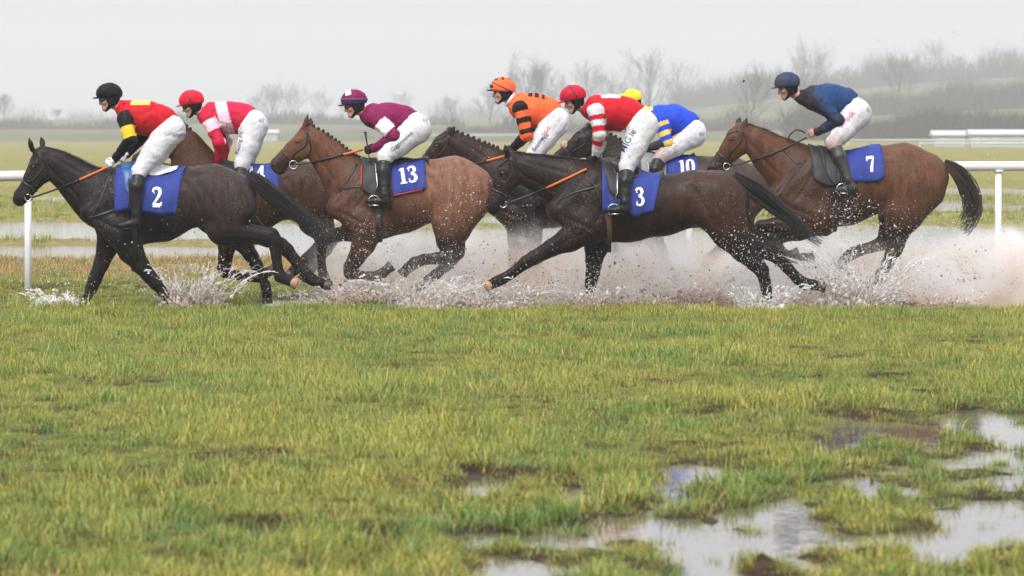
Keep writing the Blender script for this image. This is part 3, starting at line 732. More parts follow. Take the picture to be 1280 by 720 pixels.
M_BROWNLEATHER = plain('brown_leather', (0.035, 0.018, 0.012), rough=0.45, bump=0.15, scale=120, var=0.25)
M_STEEL = plain('steel', (0.6, 0.6, 0.6), rough=0.25, metal=1.0, scale=30, var=0.1)
M_GRIP = plain('orange_rubber_grip', (0.62, 0.13, 0.02), rough=0.55, bump=0.5, scale=150, var=0.2)
M_CLOTHBLUE = plain('royal_blue_cloth', (0.012, 0.032, 0.24), rough=0.75, bump=0.35, scale=70, var=0.22)
M_WHITE = plain('white_print', (0.8, 0.8, 0.8), rough=0.6, scale=50, var=0.05)
M_REDEDGE = plain('red_binding', (0.42, 0.01, 0.02), rough=0.6, scale=60)
M_PAD = plain('white_pad', (0.75, 0.75, 0.74), rough=0.8, bump=0.3, scale=50, var=0.08)
M_GREYPAD = plain('grey_pad', (0.22, 0.22, 0.22), rough=0.6, bump=0.2, scale=60, var=0.15)
M_BLUEFLAP = plain('bright_blue_flap', (0.012, 0.09, 0.27), rough=0.4, scale=30, var=0.15)
M_DARKFLAP = plain('black_suede', (0.011, 0.011, 0.012), rough=0.6, bump=0.25, scale=90, var=0.25)
M_FLEECE = plain('sheepskin', (0.5, 0.33, 0.24), rough=0.95, bump=1.0, scale=90, var=0.3)
M_GIRTH = plain('tan_girth', (0.10, 0.06, 0.03), rough=0.7, bump=0.3, scale=80)

def strands(name, mat, parent, center, widths, n, Y, spread, seed, rad=0.006, wild=0.25, segs=11, flat=0.5):
    """tail or mane hair: many thin tapered locks following a photo-traced centre line"""
    r = np.random.default_rng(seed)
    cl = np.array([P(q[0], q[1], Y) for q in center]); w = np.array(widths) / sc(Y)
    t0 = np.linspace(0, 1, len(cl))
    V, Fs = [], []
    for i in range(n):
        a = r.uniform(-1, 1); b = r.uniform(-1, 1); L = r.uniform(0.55, .9) if r.random() < 0.72 else (r.uniform(0.35, 0.6) if r.random() < .5 else r.uniform(.9, 1.12))
        f1, p1, f2, p2 = r.uniform(1.5, 4), r.uniform(0, 6), r.uniform(1.5, 4), r.uniform(0, 6); drift = r.normal() * wild
        n0 = len(V)
        for s_ in range(segs + 1):
            t = L * s_ / segs
            c = np.array([np.interp(t, t0, cl[:, q]) for q in range(3)]); ww = np.interp(t, t0, w)
            c2 = np.array([np.interp(min(t + .03, 1), t0, cl[:, q]) for q in range(3)]) - np.array([np.interp(max(t - .03, 0), t0, cl[:, q]) for q in range(3)])
            c2 /= np.linalg.norm(c2) + 1e-9; nv = np.array([-c2[2], 0, c2[0]])
            k = a + (drift * t * t + 0.25 * wild * math.sin(f1 * t * 3 + p1)) * (0.3 + t)
            p = c + nv * ww * k + np.array([0, 1, 0]) * ww * (flat * b + 0.3 * wild * math.sin(f2 * t * 3 + p2) * t) + np.array([0, spread * b * t, 0])
            rr = rad * (1 - 0.75 * s_ / segs) * (0.6 if s_ == 0 else 1)
            for q in range(3):
                an = 2.1 * q; V.append(p + rr * (math.cos(an) * nv + math.sin(an) * np.array([0, 1, 0])))
        for s_ in range(segs):
            for q in range(3):
                x, y = n0 + s_ * 3 + q, n0 + s_ * 3 + (q + 1) % 3; Fs.append((x, y, y + 3, x + 3))
    return obj(name, np.array(V), np.array(Fs), mat, parent)

def muscles(H, V, Q):
    """shallow grooves and ridges between the muscles, traced in side view and pressed along the skin's normal"""
    Y = H['Y']; s = sc(Y); tr = H['trunk']; T1 = np.array(tr[1], float); B = np.array(tr[2], float); hp = np.array(tr[-2], float); tb = np.array(tr[-1], float)
    N = np.zeros_like(V); fn = np.cross(V[Q[:, 2]] - V[Q[:, 0]], V[Q[:, 3]] - V[Q[:, 1]])
    for k in range(4):
        for q in range(3): N[:, q] += np.bincount(Q[:, k], fn[:, q], len(V))
    N /= np.linalg.norm(N, axis=1)[:, None] + 1e-12
    px = np.stack([640 + V[:, 0] * s, HORIZON + (CAM_H - V[:, 2]) * s], 1); D = np.zeros(len(V)); side = np.clip(np.abs(N[:, 1]) * 1.3, 0, 1)
    def line(pts, w, d, sd=None):
        pts = [np.asarray(p, float)[:2] for p in pts]; best = np.full(len(V), 1e9)
        for a, b in zip(pts[:-1], pts[1:]):
            ab = b - a; t = np.clip(((px - a) @ ab) / (ab @ ab + 1e-9), 0, 1); best = np.minimum(best, np.linalg.norm(px - a - t[:, None] * ab, axis=1))
        g = d * np.exp(-(best / (w * s)) ** 2)
        if sd is not None: g = g * (sd * (V[:, 1] - Y) > 0)
        D[:] += g
    r = T1[2]; X, Z = T1[0], T1[1]
    line([(X - .30 * r, Z - .78 * r), (X - .62 * r, Z - .42 * r), (X - .95 * r, Z + .05 * r)], .020, -.013)           # front of the shoulder
    line([(X - .05 * r, Z - .62 * r), (X - .45 * r, Z - .25 * r), (X - .72 * r, Z + .05 * r)], .030, .007)            # blade
    line([(X - .02 * r, Z - .50 * r), (X - .30 * r, Z - .05 * r), (X - .50 * r, Z + .22 * r)], .014, -.009)
    line([(X + .28 * r, Z - .55 * r), (X + .22 * r, Z - .05 * r), (X + .02 * r, Z + .45 * r)], .024, -.012)           # behind the upper arm
    line([(X - .85 * r, Z + .30 * r), (X - .45 * r, Z + .50 * r), (X - .15 * r, Z + .60 * r)], .020, -.011)
    for k in range(7):                                                                                              # ribs
        x0 = B[0] - .55 * B[2] + k * .28 * B[2]; line([(x0 - .10 * B[2], B[1] - .35 * B[2]), (x0 + .06 * B[2], B[1] + .10 * B[2]), (x0 - .02 * B[2], B[1] + .55 * B[2])], .016, -.0028)
    R = hp[2]
    for key, sd in (('nh', -1), ('fh', 1)):
        L = [np.array(q, float) for q in H[key]]; st = L[1]
        line([(hp[0] - .95 * R, hp[1] - .50 * R), (hp[0] - .62 * R, hp[1] - .05 * R), (st[0] - .75 * st[2], st[1] - .25 * st[2])], .034, -.011, sd)      # flank fold
        line([(hp[0] - .72 * R, hp[1] - .62 * R), (hp[0] - .30 * R, hp[1] - .20 * R), (st[0] - .10 * st[2], st[1] - .45 * st[2])], .030, -.004, sd)
        line([(tb[0] - .10 * tb[2], tb[1] - .80 * tb[2]), (tb[0] + .05 * tb[2], tb[1]), (st[0] + .75 * st[2], st[1] + .05 * st[2])], .030, -.006, sd)
        line([(tb[0] - .55 * tb[2], tb[1] - .60 * tb[2]), (tb[0] - .45 * tb[2], tb[1] + .2 * tb[2]), (st[0] + .25 * st[2], st[1] - .1 * st[2])], .028, -.0035, sd)
        line([st[:2] + np.array([-.15, .35]) * st[2], L[2][:2], L[3][:2]], .012, -.006, sd)
        line([(hp[0] - .80 * R, hp[1] - .55 * R), (hp[0] - .66 * R, hp[1] - .48 * R)], .035, .012, sd)                 # point of the hip
    for key, sd in (('nf', -1), ('ff', 1), ('nh', -1), ('fh', 1)):
        L = [np.array(q, float) for q in H[key]]; i0 = 4 if key[1] == 'f' else 5
        for a, b in zip(L[i0:-2], L[i0 + 1:-1]):
            d = (b - a)[:2]; d /= np.linalg.norm(d) + 1e-9; n = np.array([-d[1], d[0]]); n = n if (n[0] > 0) else -n
            line([a[:2] + n * a[2] * .15, b[:2] + n * b[2] * .15], .010, -.006, sd)
        if key[1] == 'f': line([L[0][:2] + np.array([.1, .2]) * L[0][2], L[1][:2], L[2][:2]], .012, -.007, sd)
    nk = [np.array(q, float) for q in H['neck']]; low = []
    for a, b in zip(nk[:-1], nk[1:]):
        d = (b - a)[:2]; d /= np.linalg.norm(d); low.append(a[:2] + np.array([-d[1], d[0]]) * a[2] * .52)
    line(low, .018, -.010); up = []
    for a, b in zip(nk[:-1], nk[1:]):
        d = (b - a)[:2]; d /= np.linalg.norm(d); up.append(a[:2] - np.array([-d[1], d[0]]) * a[2] * .45)
    line(up, .020, -.006)
    rr = np.random.default_rng(int(tr[0][0]))
    for k in range(9):                                                                                               # raised veins
        q = np.array([X + rr.uniform(-.7, .3) * r, Z + rr.uniform(0, .8) * r]) if k < 4 else np.array([hp[0] + rr.uniform(-.6, .5) * R, hp[1] + rr.uniform(.2, 1.1) * R])
        pts = [q]; a = rr.uniform(1.1, 2.2)
        for j in range(5): a += rr.normal() * .35; q = q + 5 * np.array([math.cos(a), math.sin(a)]); pts.append(q)
        line(pts, .006, .0035)
    return V + N * (D * side)[:, None]

def build_horse(H):
    Y = H['Y']; s = sc(Y); m = lambda px: px / s
    name_label, coat = H['label'], np.array(H['coat'])
    tr = H['trunk']; cx = tr[2][0]
    root = empty('horse', (P(cx, 300, Y)[0], Y, 0), name_label, 'horse', 'racehorses galloping through the flood')
    Pp = lambda q, dy=0.0: P(q[0], q[1], Y, dy)
    prims = []; legs_dark = []
    # trunk: lateral roundness per station
    sl = H.get('tlat', [0.78, 0.66, 0.70, 0.78, 0.80, 0.84, 0.84])
    for i in range(len(tr) - 1):
        a, b = tr[i], tr[i + 1]
        prims.append(cone(Pp(a), Pp(b), m(a[2]), m(b[2]), sl[min(i, 6)], sl[min(i + 1, 6)], k=0.05))
    nk = H['neck']; nl = [0.74, 0.62, 0.54, 0.5, 0.56, 0.62]
    for i in range(len(nk) - 1):
        a, b = nk[i], nk[i + 1]
        prims.append(cone(Pp(a), Pp(b), m(a[2]), m(b[2]), nl[min(i, 5)], nl[min(i + 1, 5)], k=0.09))
    a, b = nk[-1], tr[1]
    prims.append(cone(Pp(a), Pp((b[0], b[1] - b[2] * .25)), m(a[2]) * .95, m(b[2]) * .7, 0.62, 0.66, k=0.10))
    hd = H['head']; hl = [0.76, 0.68, 0.64, 0.62, 0.66, 0.72]
    for i in range(len(hd) - 1):
        a, b = hd[i], hd[i + 1]
        prims.append(cone(Pp(a), Pp(b), m(a[2]), m(b[2]), hl[min(i, 5)], hl[min(i + 1, 5)], k=0.035))
    # jaw and cheek, eye ridges, nostrils, mouth
    h1, h2, h3, h4, h5 = [np.array(q, float) for q in (hd[1], hd[2], hd[3], hd[4], hd[-1])]
    ax = (h4 - h1)[:2]; ax /= np.linalg.norm(ax); nr = np.array([-ax[1], ax[0]])           # nr points to the face front
    if nr[0] > 0: nr = -nr
    jaw = h1[:2] * .55 + h2[:2] * .45 - nr * h1[2] * .42
    for sd in (-1, 1):
        prims.append(ell(Pp(jaw, sd * m(h1[2]) * .42), (m(h1[2]) * .78, m(h1[2]) * .30, m(h1[2]) * .8), 0, k=0.035))
        prims.append(cone(Pp(jaw - nr * 2, sd * .03), Pp(h3[:2] - nr * h3[2] * .55, sd * .015), m(h1[2]) * .38, m(h3[2]) * .35, k=0.03))
        e = h1[:2] * .62 + h2[:2] * .38 + nr * h1[2] * .46
        prims.append(ell(Pp(e - ax * 2.5, sd * m(h1[2]) * .58), (.045, .022, .030), 0, k=0.022))
        prims.append(ell(Pp(e, sd * m(h1[2]) * .80), (.022, .016, .019), 0, k=0.012, op='sub'))
        no = h5[:2] * .35 + h4[:2] * .65 + nr * h4[2] * .45 + ax * h4[2] * .4
        prims.append(ell(Pp(no, sd * m(h4[2]) * .55), (.030, .022, .028), 0, k=0.015))
        prims.append(ell(Pp(no + ax * 1.0, sd * m(h4[2]) * .78), (.018, .016, .026), 0.5, k=0.010, op='sub'))
        # long face bone
        prims.append(cone(Pp(h2[:2] + nr * h2[2] * .1, sd * m(h2[2]) * .52), Pp(h3[:2] + nr * h3[2] * .15, sd * m(h3[2]) * .45), .014, .008, k=0.02))
        prims.append(cone(Pp(h5[:2] - nr * h5[2] * .1 + ax * h5[2] * .5, sd * m(h5[2]) * .7), Pp(h4[:2] - nr * h4[2] * .5 - ax * 3, sd * m(h4[2]) * .72), .006, .005, k=0.012, op='sub'))
    # ears
    for (bx, by, tx, ty, sd) in H['ears']:
        bp, tp = np.array((bx, by), float), np.array((tx, ty), float); mid = bp * .55 + tp * .45
        prims.append(cone(Pp(bp, sd * .05), Pp(mid, sd * .07), .030, .030, .75, .75, k=0.03))
        prims.append(cone(Pp(mid, sd * .07), Pp(tp, sd * .065), .030, .006, .75, .6, k=0.012))
        prims.append(ell(Pp(mid + np.array([-2.0, 0]), sd * .095), (.016, .018, .045), 0, k=0.012, op='sub'))
    # legs
    T1 = np.array(tr[1], float); hw = m(T1[2]) * .66
    rb_hw = m(tr[-2][2]) * .8
    hoofs = []
    for key, sd, fore in (('nf', -1, 1), ('ff', 1, 1), ('nh', -1, 0), ('fh', 1, 0)):
        L = H[key]; nL = len(L)
        for i in range(nL - 1):
            a, b = L[i], L[i + 1]
            y0 = (.17 if fore else .14); y1 = .125 if fore else .13
            ya = sd * (y0 + (y1 - y0) * min(1, i / 3)); yb = sd * (y0 + (y1 - y0) * min(1, (i + 1) / 3))
            lat = [.52, .72, .85, .85, .72, .72, .85] if fore else [.46, .58, .72, .72, .68, .72, .85]
            p = cone(Pp(a, ya), Pp(b, yb), m(a[2]), m(b[2]), lat[min(i, 6)], lat[min(i + 1, 6)], k=0.075 if i == 0 else (0.05 if i == 1 else 0.022))
            prims.append(p)
            if i >= H.get('dark_from', 2): legs_dark.append(p)
        if fore:
            el = np.array(L[0], float)                               # shoulder blade, point of shoulder, upper arm
            sh = (T1[0] - .92 * T1[2], T1[1] + .16 * T1[2]); st = (T1[0] - .05 * T1[2], T1[1] - .62 * T1[2])
            prims.append(cone(Pp(st, sd * hw * .52), Pp(sh, sd * hw * .60), m(T1[2]) * .26, m(T1[2]) * .30, .62, .7, k=0.06))
            prims.append(cone(Pp(sh, sd * hw * .60), Pp(el[:2], sd * hw * .74), m(T1[2]) * .27, m(el[2]) * .8, .62, .6, k=0.05))
            prims.append(cone(Pp((T1[0] + .1 * T1[2], T1[1] - .25 * T1[2]), sd * hw * .80), Pp(el[:2], sd * hw * .78), m(T1[2]) * .20, m(el[2]) * .55, .5, .5, k=0.05))
        else:
            st = np.array(L[1], float); tb = np.array(tr[-1], float); hp = np.array(tr[-2], float)
            prims.append(cone(Pp((hp[0] - .25 * hp[2], hp[1] - .45 * hp[2]), sd * rb_hw * .62), Pp((tb[0] + .2 * tb[2], tb[1] + .25 * tb[2]), sd * rb_hw * .5), m(hp[2]) * .32, m(tb[2]) * .55, .6, .6, k=0.06))
            prims.append(cone(Pp((hp[0] - .1 * hp[2], hp[1]), sd * rb_hw * .66), Pp(st[:2], sd * rb_hw * .62), m(hp[2]) * .34, m(st[2]) * .6, .6, .55, k=0.05))
        hoofs.append((L[-2], L[-1], sd, key))
    rp = ripple(int(abs(cx)), .11); r2 = ripple(int(abs(cx)) + 5, .05)
    def post(D, X, YY, Z):
        # grooves between muscles: only a few millimetres
        return D + 0.0016 * rp(X, YY, Z) * np.clip((Z - 0.7) / .3, 0, 1)
    V, Q = solve(prims, 0.015, post, smooth=2)
    V = muscles(H, V, Q)
    # coat pattern: dark points on legs, muzzle and ear tips
    x, y, z = V[:, 0], V[:, 1], V[:, 2]
    dd = np.full(len(V), 9.0)
    for p in legs_dark: dd = np.minimum(dd, prim_d(p, x, y, z))
    legm = sstep(.03, -.0, dd) if H.get('points', True) else np.zeros(len(V))
    mz = Pp(hd[-1]); dm = np.sqrt((x - mz[0]) ** 2 + (z - mz[2]) ** 2); muz = sstep(m(22), m(8), dm)
    er = np.zeros(len(V))
    for e in H['ears']:
        t = Pp(e[2:4]); er = np.maximum(er, sstep(.10, .02, np.sqrt((x - t[0]) ** 2 + (z - t[2]) ** 2)))
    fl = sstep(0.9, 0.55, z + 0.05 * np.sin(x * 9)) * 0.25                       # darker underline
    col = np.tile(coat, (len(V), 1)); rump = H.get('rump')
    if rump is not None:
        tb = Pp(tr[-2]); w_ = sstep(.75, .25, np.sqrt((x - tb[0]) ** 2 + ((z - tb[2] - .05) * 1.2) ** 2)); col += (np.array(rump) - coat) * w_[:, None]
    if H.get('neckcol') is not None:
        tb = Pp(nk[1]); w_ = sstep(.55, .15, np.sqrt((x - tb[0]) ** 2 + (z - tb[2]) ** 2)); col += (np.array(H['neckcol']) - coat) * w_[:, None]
    dark = np.array([0.0095, 0.0075, 0.007])
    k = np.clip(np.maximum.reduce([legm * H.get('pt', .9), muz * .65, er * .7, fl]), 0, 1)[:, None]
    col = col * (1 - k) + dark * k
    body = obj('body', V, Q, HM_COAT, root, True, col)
    bv = bvh_of(V, Q)
    for sd in (-1, 1):
        e = h1[:2] * .62 + h2[:2] * .38 + nr * h1[2] * .46
        p = Pp(e); h = side_hit(bv, p[0], p[2], Y, sd); c = h[0] - np.array([0, sd * .008, 0]) if h else p
        add_ball('eye', c, (.020, .016, .018), M_EYE, root)
    for (a, b, sd, key) in hoofs:
        a, b = np.array(a, float), np.array(b, float)
        d = (b - a)[:2]; d = d / (np.linalg.norm(d) + 1e-9); y = sd * .13
        mb = MB(); pts = [Pp(b[:2] - d * 5.0, y), Pp(b[:2] - d * 1.0, y), Pp(b[:2] + d * 4.5, y), Pp(b[:2] + d * 6.0, y)]
        mb.tube(pts, [m(b[2]) * .72, m(b[2]) * 1.02, m(b[2]) * 1.22, m(b[2]) * 1.1], 14)
        mb.build('hoof', M_HOOFP if key in H.get('pale', ()) else M_HOOF, root)
    # tail and mane
    if 'tail' in H:
        strands('tail', H.get('tailmat', M_HAIR), root, [q[:2] for q in H['tail']], [q[2] for q in H['tail']], H.get('tn', 190), Y, .12, int(cx), rad=.0065, wild=H.get('wild', .6))
    mane(H, root, bv)
    tack(H, root, bv)
    return root, bv

def add_ball(name, c, r, mat, parent, nu=14, nv=9, rot=0.0):
    V, Fs = [], []; ca, sa = math.cos(rot), math.sin(rot)
    for i in range(nv + 1):
        a = math.pi * i / nv
        for j in range(nu):
            b = 2 * math.pi * j / nu
            X, Yy, Z = r[0] * math.sin(a) * math.cos(b), r[1] * math.sin(a) * math.sin(b), r[2] * math.cos(a)
            V.append((c[0] + X * ca - Z * sa, c[1] + Yy, c[2] + X * sa + Z * ca))
    for i in range(nv):
        for j in range(nu):
            a, b = i * nu + j, i * nu + (j + 1) % nu; Fs.append((a, a + nu, b + nu, b))
    return obj(name, np.array(V), Fs, mat, parent)

def mane(H, root, bv):
    Y = H['Y']; r = np.random.default_rng(int(H['trunk'][0][0]))
    cr = H['crest']; pts = densify(cr, 2.0); V, Fs = [], []
    mat = H.get('manemat', M_HAIR)
    if H.get('plaits'):
        for q in densify(cr, H['plaits'])[0:]:
            p = P(q[0], q[1], Y); zz = top_z(bv, p[0], Y)
            if abs(zz - p[2]) > .12: zz = p[2]
            o = add_ball('mane_plait', (p[0], Y - .012, zz + .006), (.019, .017, .021), mat, root, 8, 6)
    style = H.get('manelen', .07)
    for i in range(int(len(pts) * H.get('manen', 7))):
        q = pts[r.integers(len(pts))] + r.normal(size=2) * .8
        p = P(q[0], q[1], Y); zz = top_z(bv, p[0], Y)
        if abs(zz - p[2]) > .14: zz = p[2]
        base = np.array([p[0], Y + r.normal() * .015, zz - .012])
        L = style * r.uniform(.5, 1.3); sd = -1 if r.random() < .6 else 1
        back = H.get('maneblow', .5)
        d0 = np.array([back * r.uniform(.3, 1.2), sd * r.uniform(.1, .5), 1.0 * H.get('manelift', .6) * r.uniform(.5, 1.2)]); d0 /= np.linalg.norm(d0)
        d1 = np.array([back * 1.3, sd * .6, -.75 + H.get('manelift', .6) * .6]); n0 = len(V)
        pp = base.copy(); d = d0
        for k in range(5):
            rr = .0055 * (1 - .2 * k)
            for a in range(3): V.append(pp + rr * np.array([math.cos(2.1 * a), math.sin(2.1 * a), .3]))
            d = d * .7 + d1 * .3; d /= np.linalg.norm(d); pp = pp + d * L / 4
        for k in range(4):
            for a in range(3):
                x, y = n0 + k * 3 + a, n0 + k * 3 + (a + 1) % 3; Fs.append((x, y, y + 3, x + 3))
    obj('mane', np.array(V), np.array(Fs), mat, root)

def torus(mb, c, R, r, axis_y=True, n=20, k=7, squash=1.0, arc=(0, 2 * math.pi), tilt=0.0):
    pts = []
    for i in range(n + 1):
        a = arc[0] + (arc[1] - arc[0]) * i / n
        u, w = R * math.cos(a), R * squash * math.sin(a)
        pts.append(np.array([c[0] + u * math.cos(tilt) - w * math.sin(tilt), c[1], c[2] + u * math.sin(tilt) + w * math.cos(tilt)]))
    mb.tube(pts, r, k)

def tack(H, root, bv):
    Y = H['Y']; T = H['tack']; lm = H.get('leather', M_LEATHER)
    hd = H['head']; h0, h1, h2, h3, h4 = [np.array(q, float) for q in hd[:5]]
    ax = (h4 - h1)[:2]; ax /= np.linalg.norm(ax); nr = np.array([-ax[1], ax[0]])
    if nr[0] > 0: nr = -nr
    # bridle
    mb = MB(); bit = T['bit']
    nb = h3[:2] * .75 + h2[:2] * .25
    strap_ring(mb, bv, nb, nr, Y, .022)                                       # noseband
    pol = np.mean([q[:2] for q in H['ears']], 0) + ax * 1.5 - nr * 2.0
    fore = h0[:2] + nr * h0[2] * 1.05 + ax * h0[2] * 1.25
    thr = h1[:2] - nr * h1[2] * 1.12 + ax * h1[2] * .7
    for sd in (-1, 1):
        strap_line(mb, bv, [fore, pol + ax * 4.0 + nr * 2.0], Y, sd, .020)                                           # brow band
        strap_line(mb, bv, [pol, h1[:2] - nr * h1[2] * .30, h2[:2] * .7 + h3[:2] * .3 - nr * 1.5, np.array(bit)], Y, sd, .019)   # cheek piece
        strap_line(mb, bv, [pol - nr * 1.0, h1[:2] - nr * h1[2] * .85 - ax * h1[2] * .1, thr], Y, sd, .014)           # throat lash
        strap_line(mb, bv, [np.array(bit), nb - nr * h3[2] * .8], Y, sd, .014)
    br = mb.build('bridle', lm, root)
    for sd in (-1, 1):
        p = P(*bit, Y); h = side_hit(bv, p[0], p[2], Y, sd); y = h[0][1] + sd * .012 if h else Y + sd * .06
        mb = MB(); torus(mb, (p[0], y, p[2]), T.get('ring', .035), .006); mb.build('bit_ring', M_STEEL, root)
        # reins: black leather, then a rubber grip towards the hands
        hx, hy = T['hand']; hp = P(hx, hy, Y, sd * .07)
        st = np.array([p[0] + .03, y, p[2]]); n = 14; pts = []
        for i in range(n + 1):
            t = i / n; q = st + (hp - st) * t; q[2] -= .03 * math.sin(math.pi * t) * T.get('sag', 1)
            h = side_hit(bv, q[0], q[2], Y, sd)
            if h is not None: q[1] = sd * max(sd * (q[1] - Y), sd * (h[0][1] - Y) + .012) + Y
            pts.append(q)
        ng = int(T.get('grip', 0) * n)
        mb = MB(); mb.tube(pts[:n + 1 - ng], .009, 6); mb.build('rein', lm, root)
        if ng: mb = MB(); mb.tube(pts[n - ng:], .0135, 8); mb.build('rein_grip', M_GRIP, root)
        if 'loop' in T and sd < 0:                                            # slack end of the reins
            mb = MB(); L = [P(a, b, Y, -.09) for a, b in T['loop']]; L = smooth_path(L); mb.tube(L, .009, 6); mb.build('rein_end', lm, root)
    if T.get('fleece'):
        mb = MB(); a, b = T['fleece']; pa, pb = P(*a, Y), P(*b, Y)
        V = [pa + (pb - pa) * t for t in np.linspace(0, 1, 7)]; mb.tube(V, [.035, .048, .05, .05, .05, .048, .035], 12); mb.build('sheepskin_noseband', M_FLEECE, root)
    # girth, breast girth, martingale
    g = T['girth']; mb = MB(); strap_ring(mb, bv, g, (0, 1), Y, .075, off=.003, thick=.006, n=40); mb.build('girth', T.get('girthmat', M_LEATHER), root)
    for line, w in T.get('straps', []):
        for sd in (-1, 1):
            mb = MB(); strap_line(mb, bv, line, Y, sd, w)
            if mb.v: mb.build('breastplate_strap', lm, root)
    # saddle cloth with the number, saddle flaps, seat
    c = T['cloth']; V, Fs = drape(bv, Y, c[0], c[1], c[2], c[3], .012, seed=int(c[0][0]), round_=T.get('round', 0), wav=.007)
    cl = obj('saddle_cloth', V, Fs, M_CLOTHBLUE, root, True, np.tile(np.array([.0008, .0085, .046]), (len(V), 1))); clb = BVHTree.FromPolygons([Vector(v) for v in V], Fs)
    if T.get('binding'):
        mb = MB(); strap_line(mb, clb, [c[3], ((c[3][0] + c[2][0]) / 2, (c[3][1] + c[2][1]) / 2 + .3), c[2]], Y, -1, .014, .004); mb.build('red_binding', M_REDEDGE, cl)
    n = T['num']; g2, gf = glyph_mesh(n[0]); lay_print('number', g2, gf, n[1], n[2], n[3], Y, clb, M_WHITE, cl, off=.005, xs=n[4] if len(n) > 4 else 1.0)
    f = T['flap']; V, Fs = drape(bv, Y, f[0], f[1], f[2], f[3], .026, v0=.0, seed=3, nu=10, round_=.12, wav=.002)
    fl = obj('saddle', V, Fs, T.get('flapmat', M_DARKFLAP), root)
    if T.get('flapedge'):
        flb = BVHTree.FromPolygons([Vector(v) for v in V], Fs); mb = MB()
        strap_line(mb, flb, [(f[0][0] + .8, f[0][1] + 3), (f[3][0] + .8, f[3][1] - 1)], Y, -1, .014, .004); mb.build('red_piping', M_REDEDGE, fl)
    for (pts, mat, off) in T.get('panels', []):
        V, Fs = drape(bv, Y, pts[0], pts[1], pts[2], pts[3], off, v0=.0, seed=5, nu=10, nv=14, round_=.3, wav=.002); obj('saddle_panel', V, Fs, mat, root)
    se = T['seat']; mb = MB(); rows = []                                      # low racing seat rising to the cantle
    for i, (px, py, hw_) in enumerate(se):
        p = P(px, py, Y); row = []
        for k in range(9):
            a = -1 + 2 * k / 8; row.append((p[0], Y + a * hw_, p[2] - .10 * abs(a) ** 2.2 * hw_ / .15))
        rows.append(row)
    V = [q for r_ in rows for q in r_] + [(q[0], q[1], q[2] - .03) for r_ in rows for q in r_]; M = len(rows) * 9; Fs = []
    for i in range(len(rows) - 1):
        for k in range(8):
            a = i * 9 + k; Fs += [(a, a + 9, a + 10, a + 1), (M + a + 1, M + a + 10, M + a + 9, M + a)]
        for k in (0, 8):
            a = i * 9 + k; Fs.append((a, a + 9, M + a + 9, M + a) if k else (M + a, M + a + 9, a + 9, a))
    for i in (0, len(rows) - 1):
        for k in range(8):
            a = i * 9 + k; Fs.append((a, a + 1, M + a + 1, M + a) if i == 0 else (M + a, M + a + 1, a + 1, a))
    mb.add(V, Fs); mb.build('saddle_seat', T.get('seatmat', M_LEATHER), root)

def smooth_path(P_, it=2):
    P_ = [np.asarray(p, float) for p in P_]
    for _ in range(it):
        o = [P_[0]]
        for a, b in zip(P_[:-1], P_[1:]): o += [a * .75 + b * .25, a * .25 + b * .75]
        o.append(P_[-1]); P_ = o
    return P_

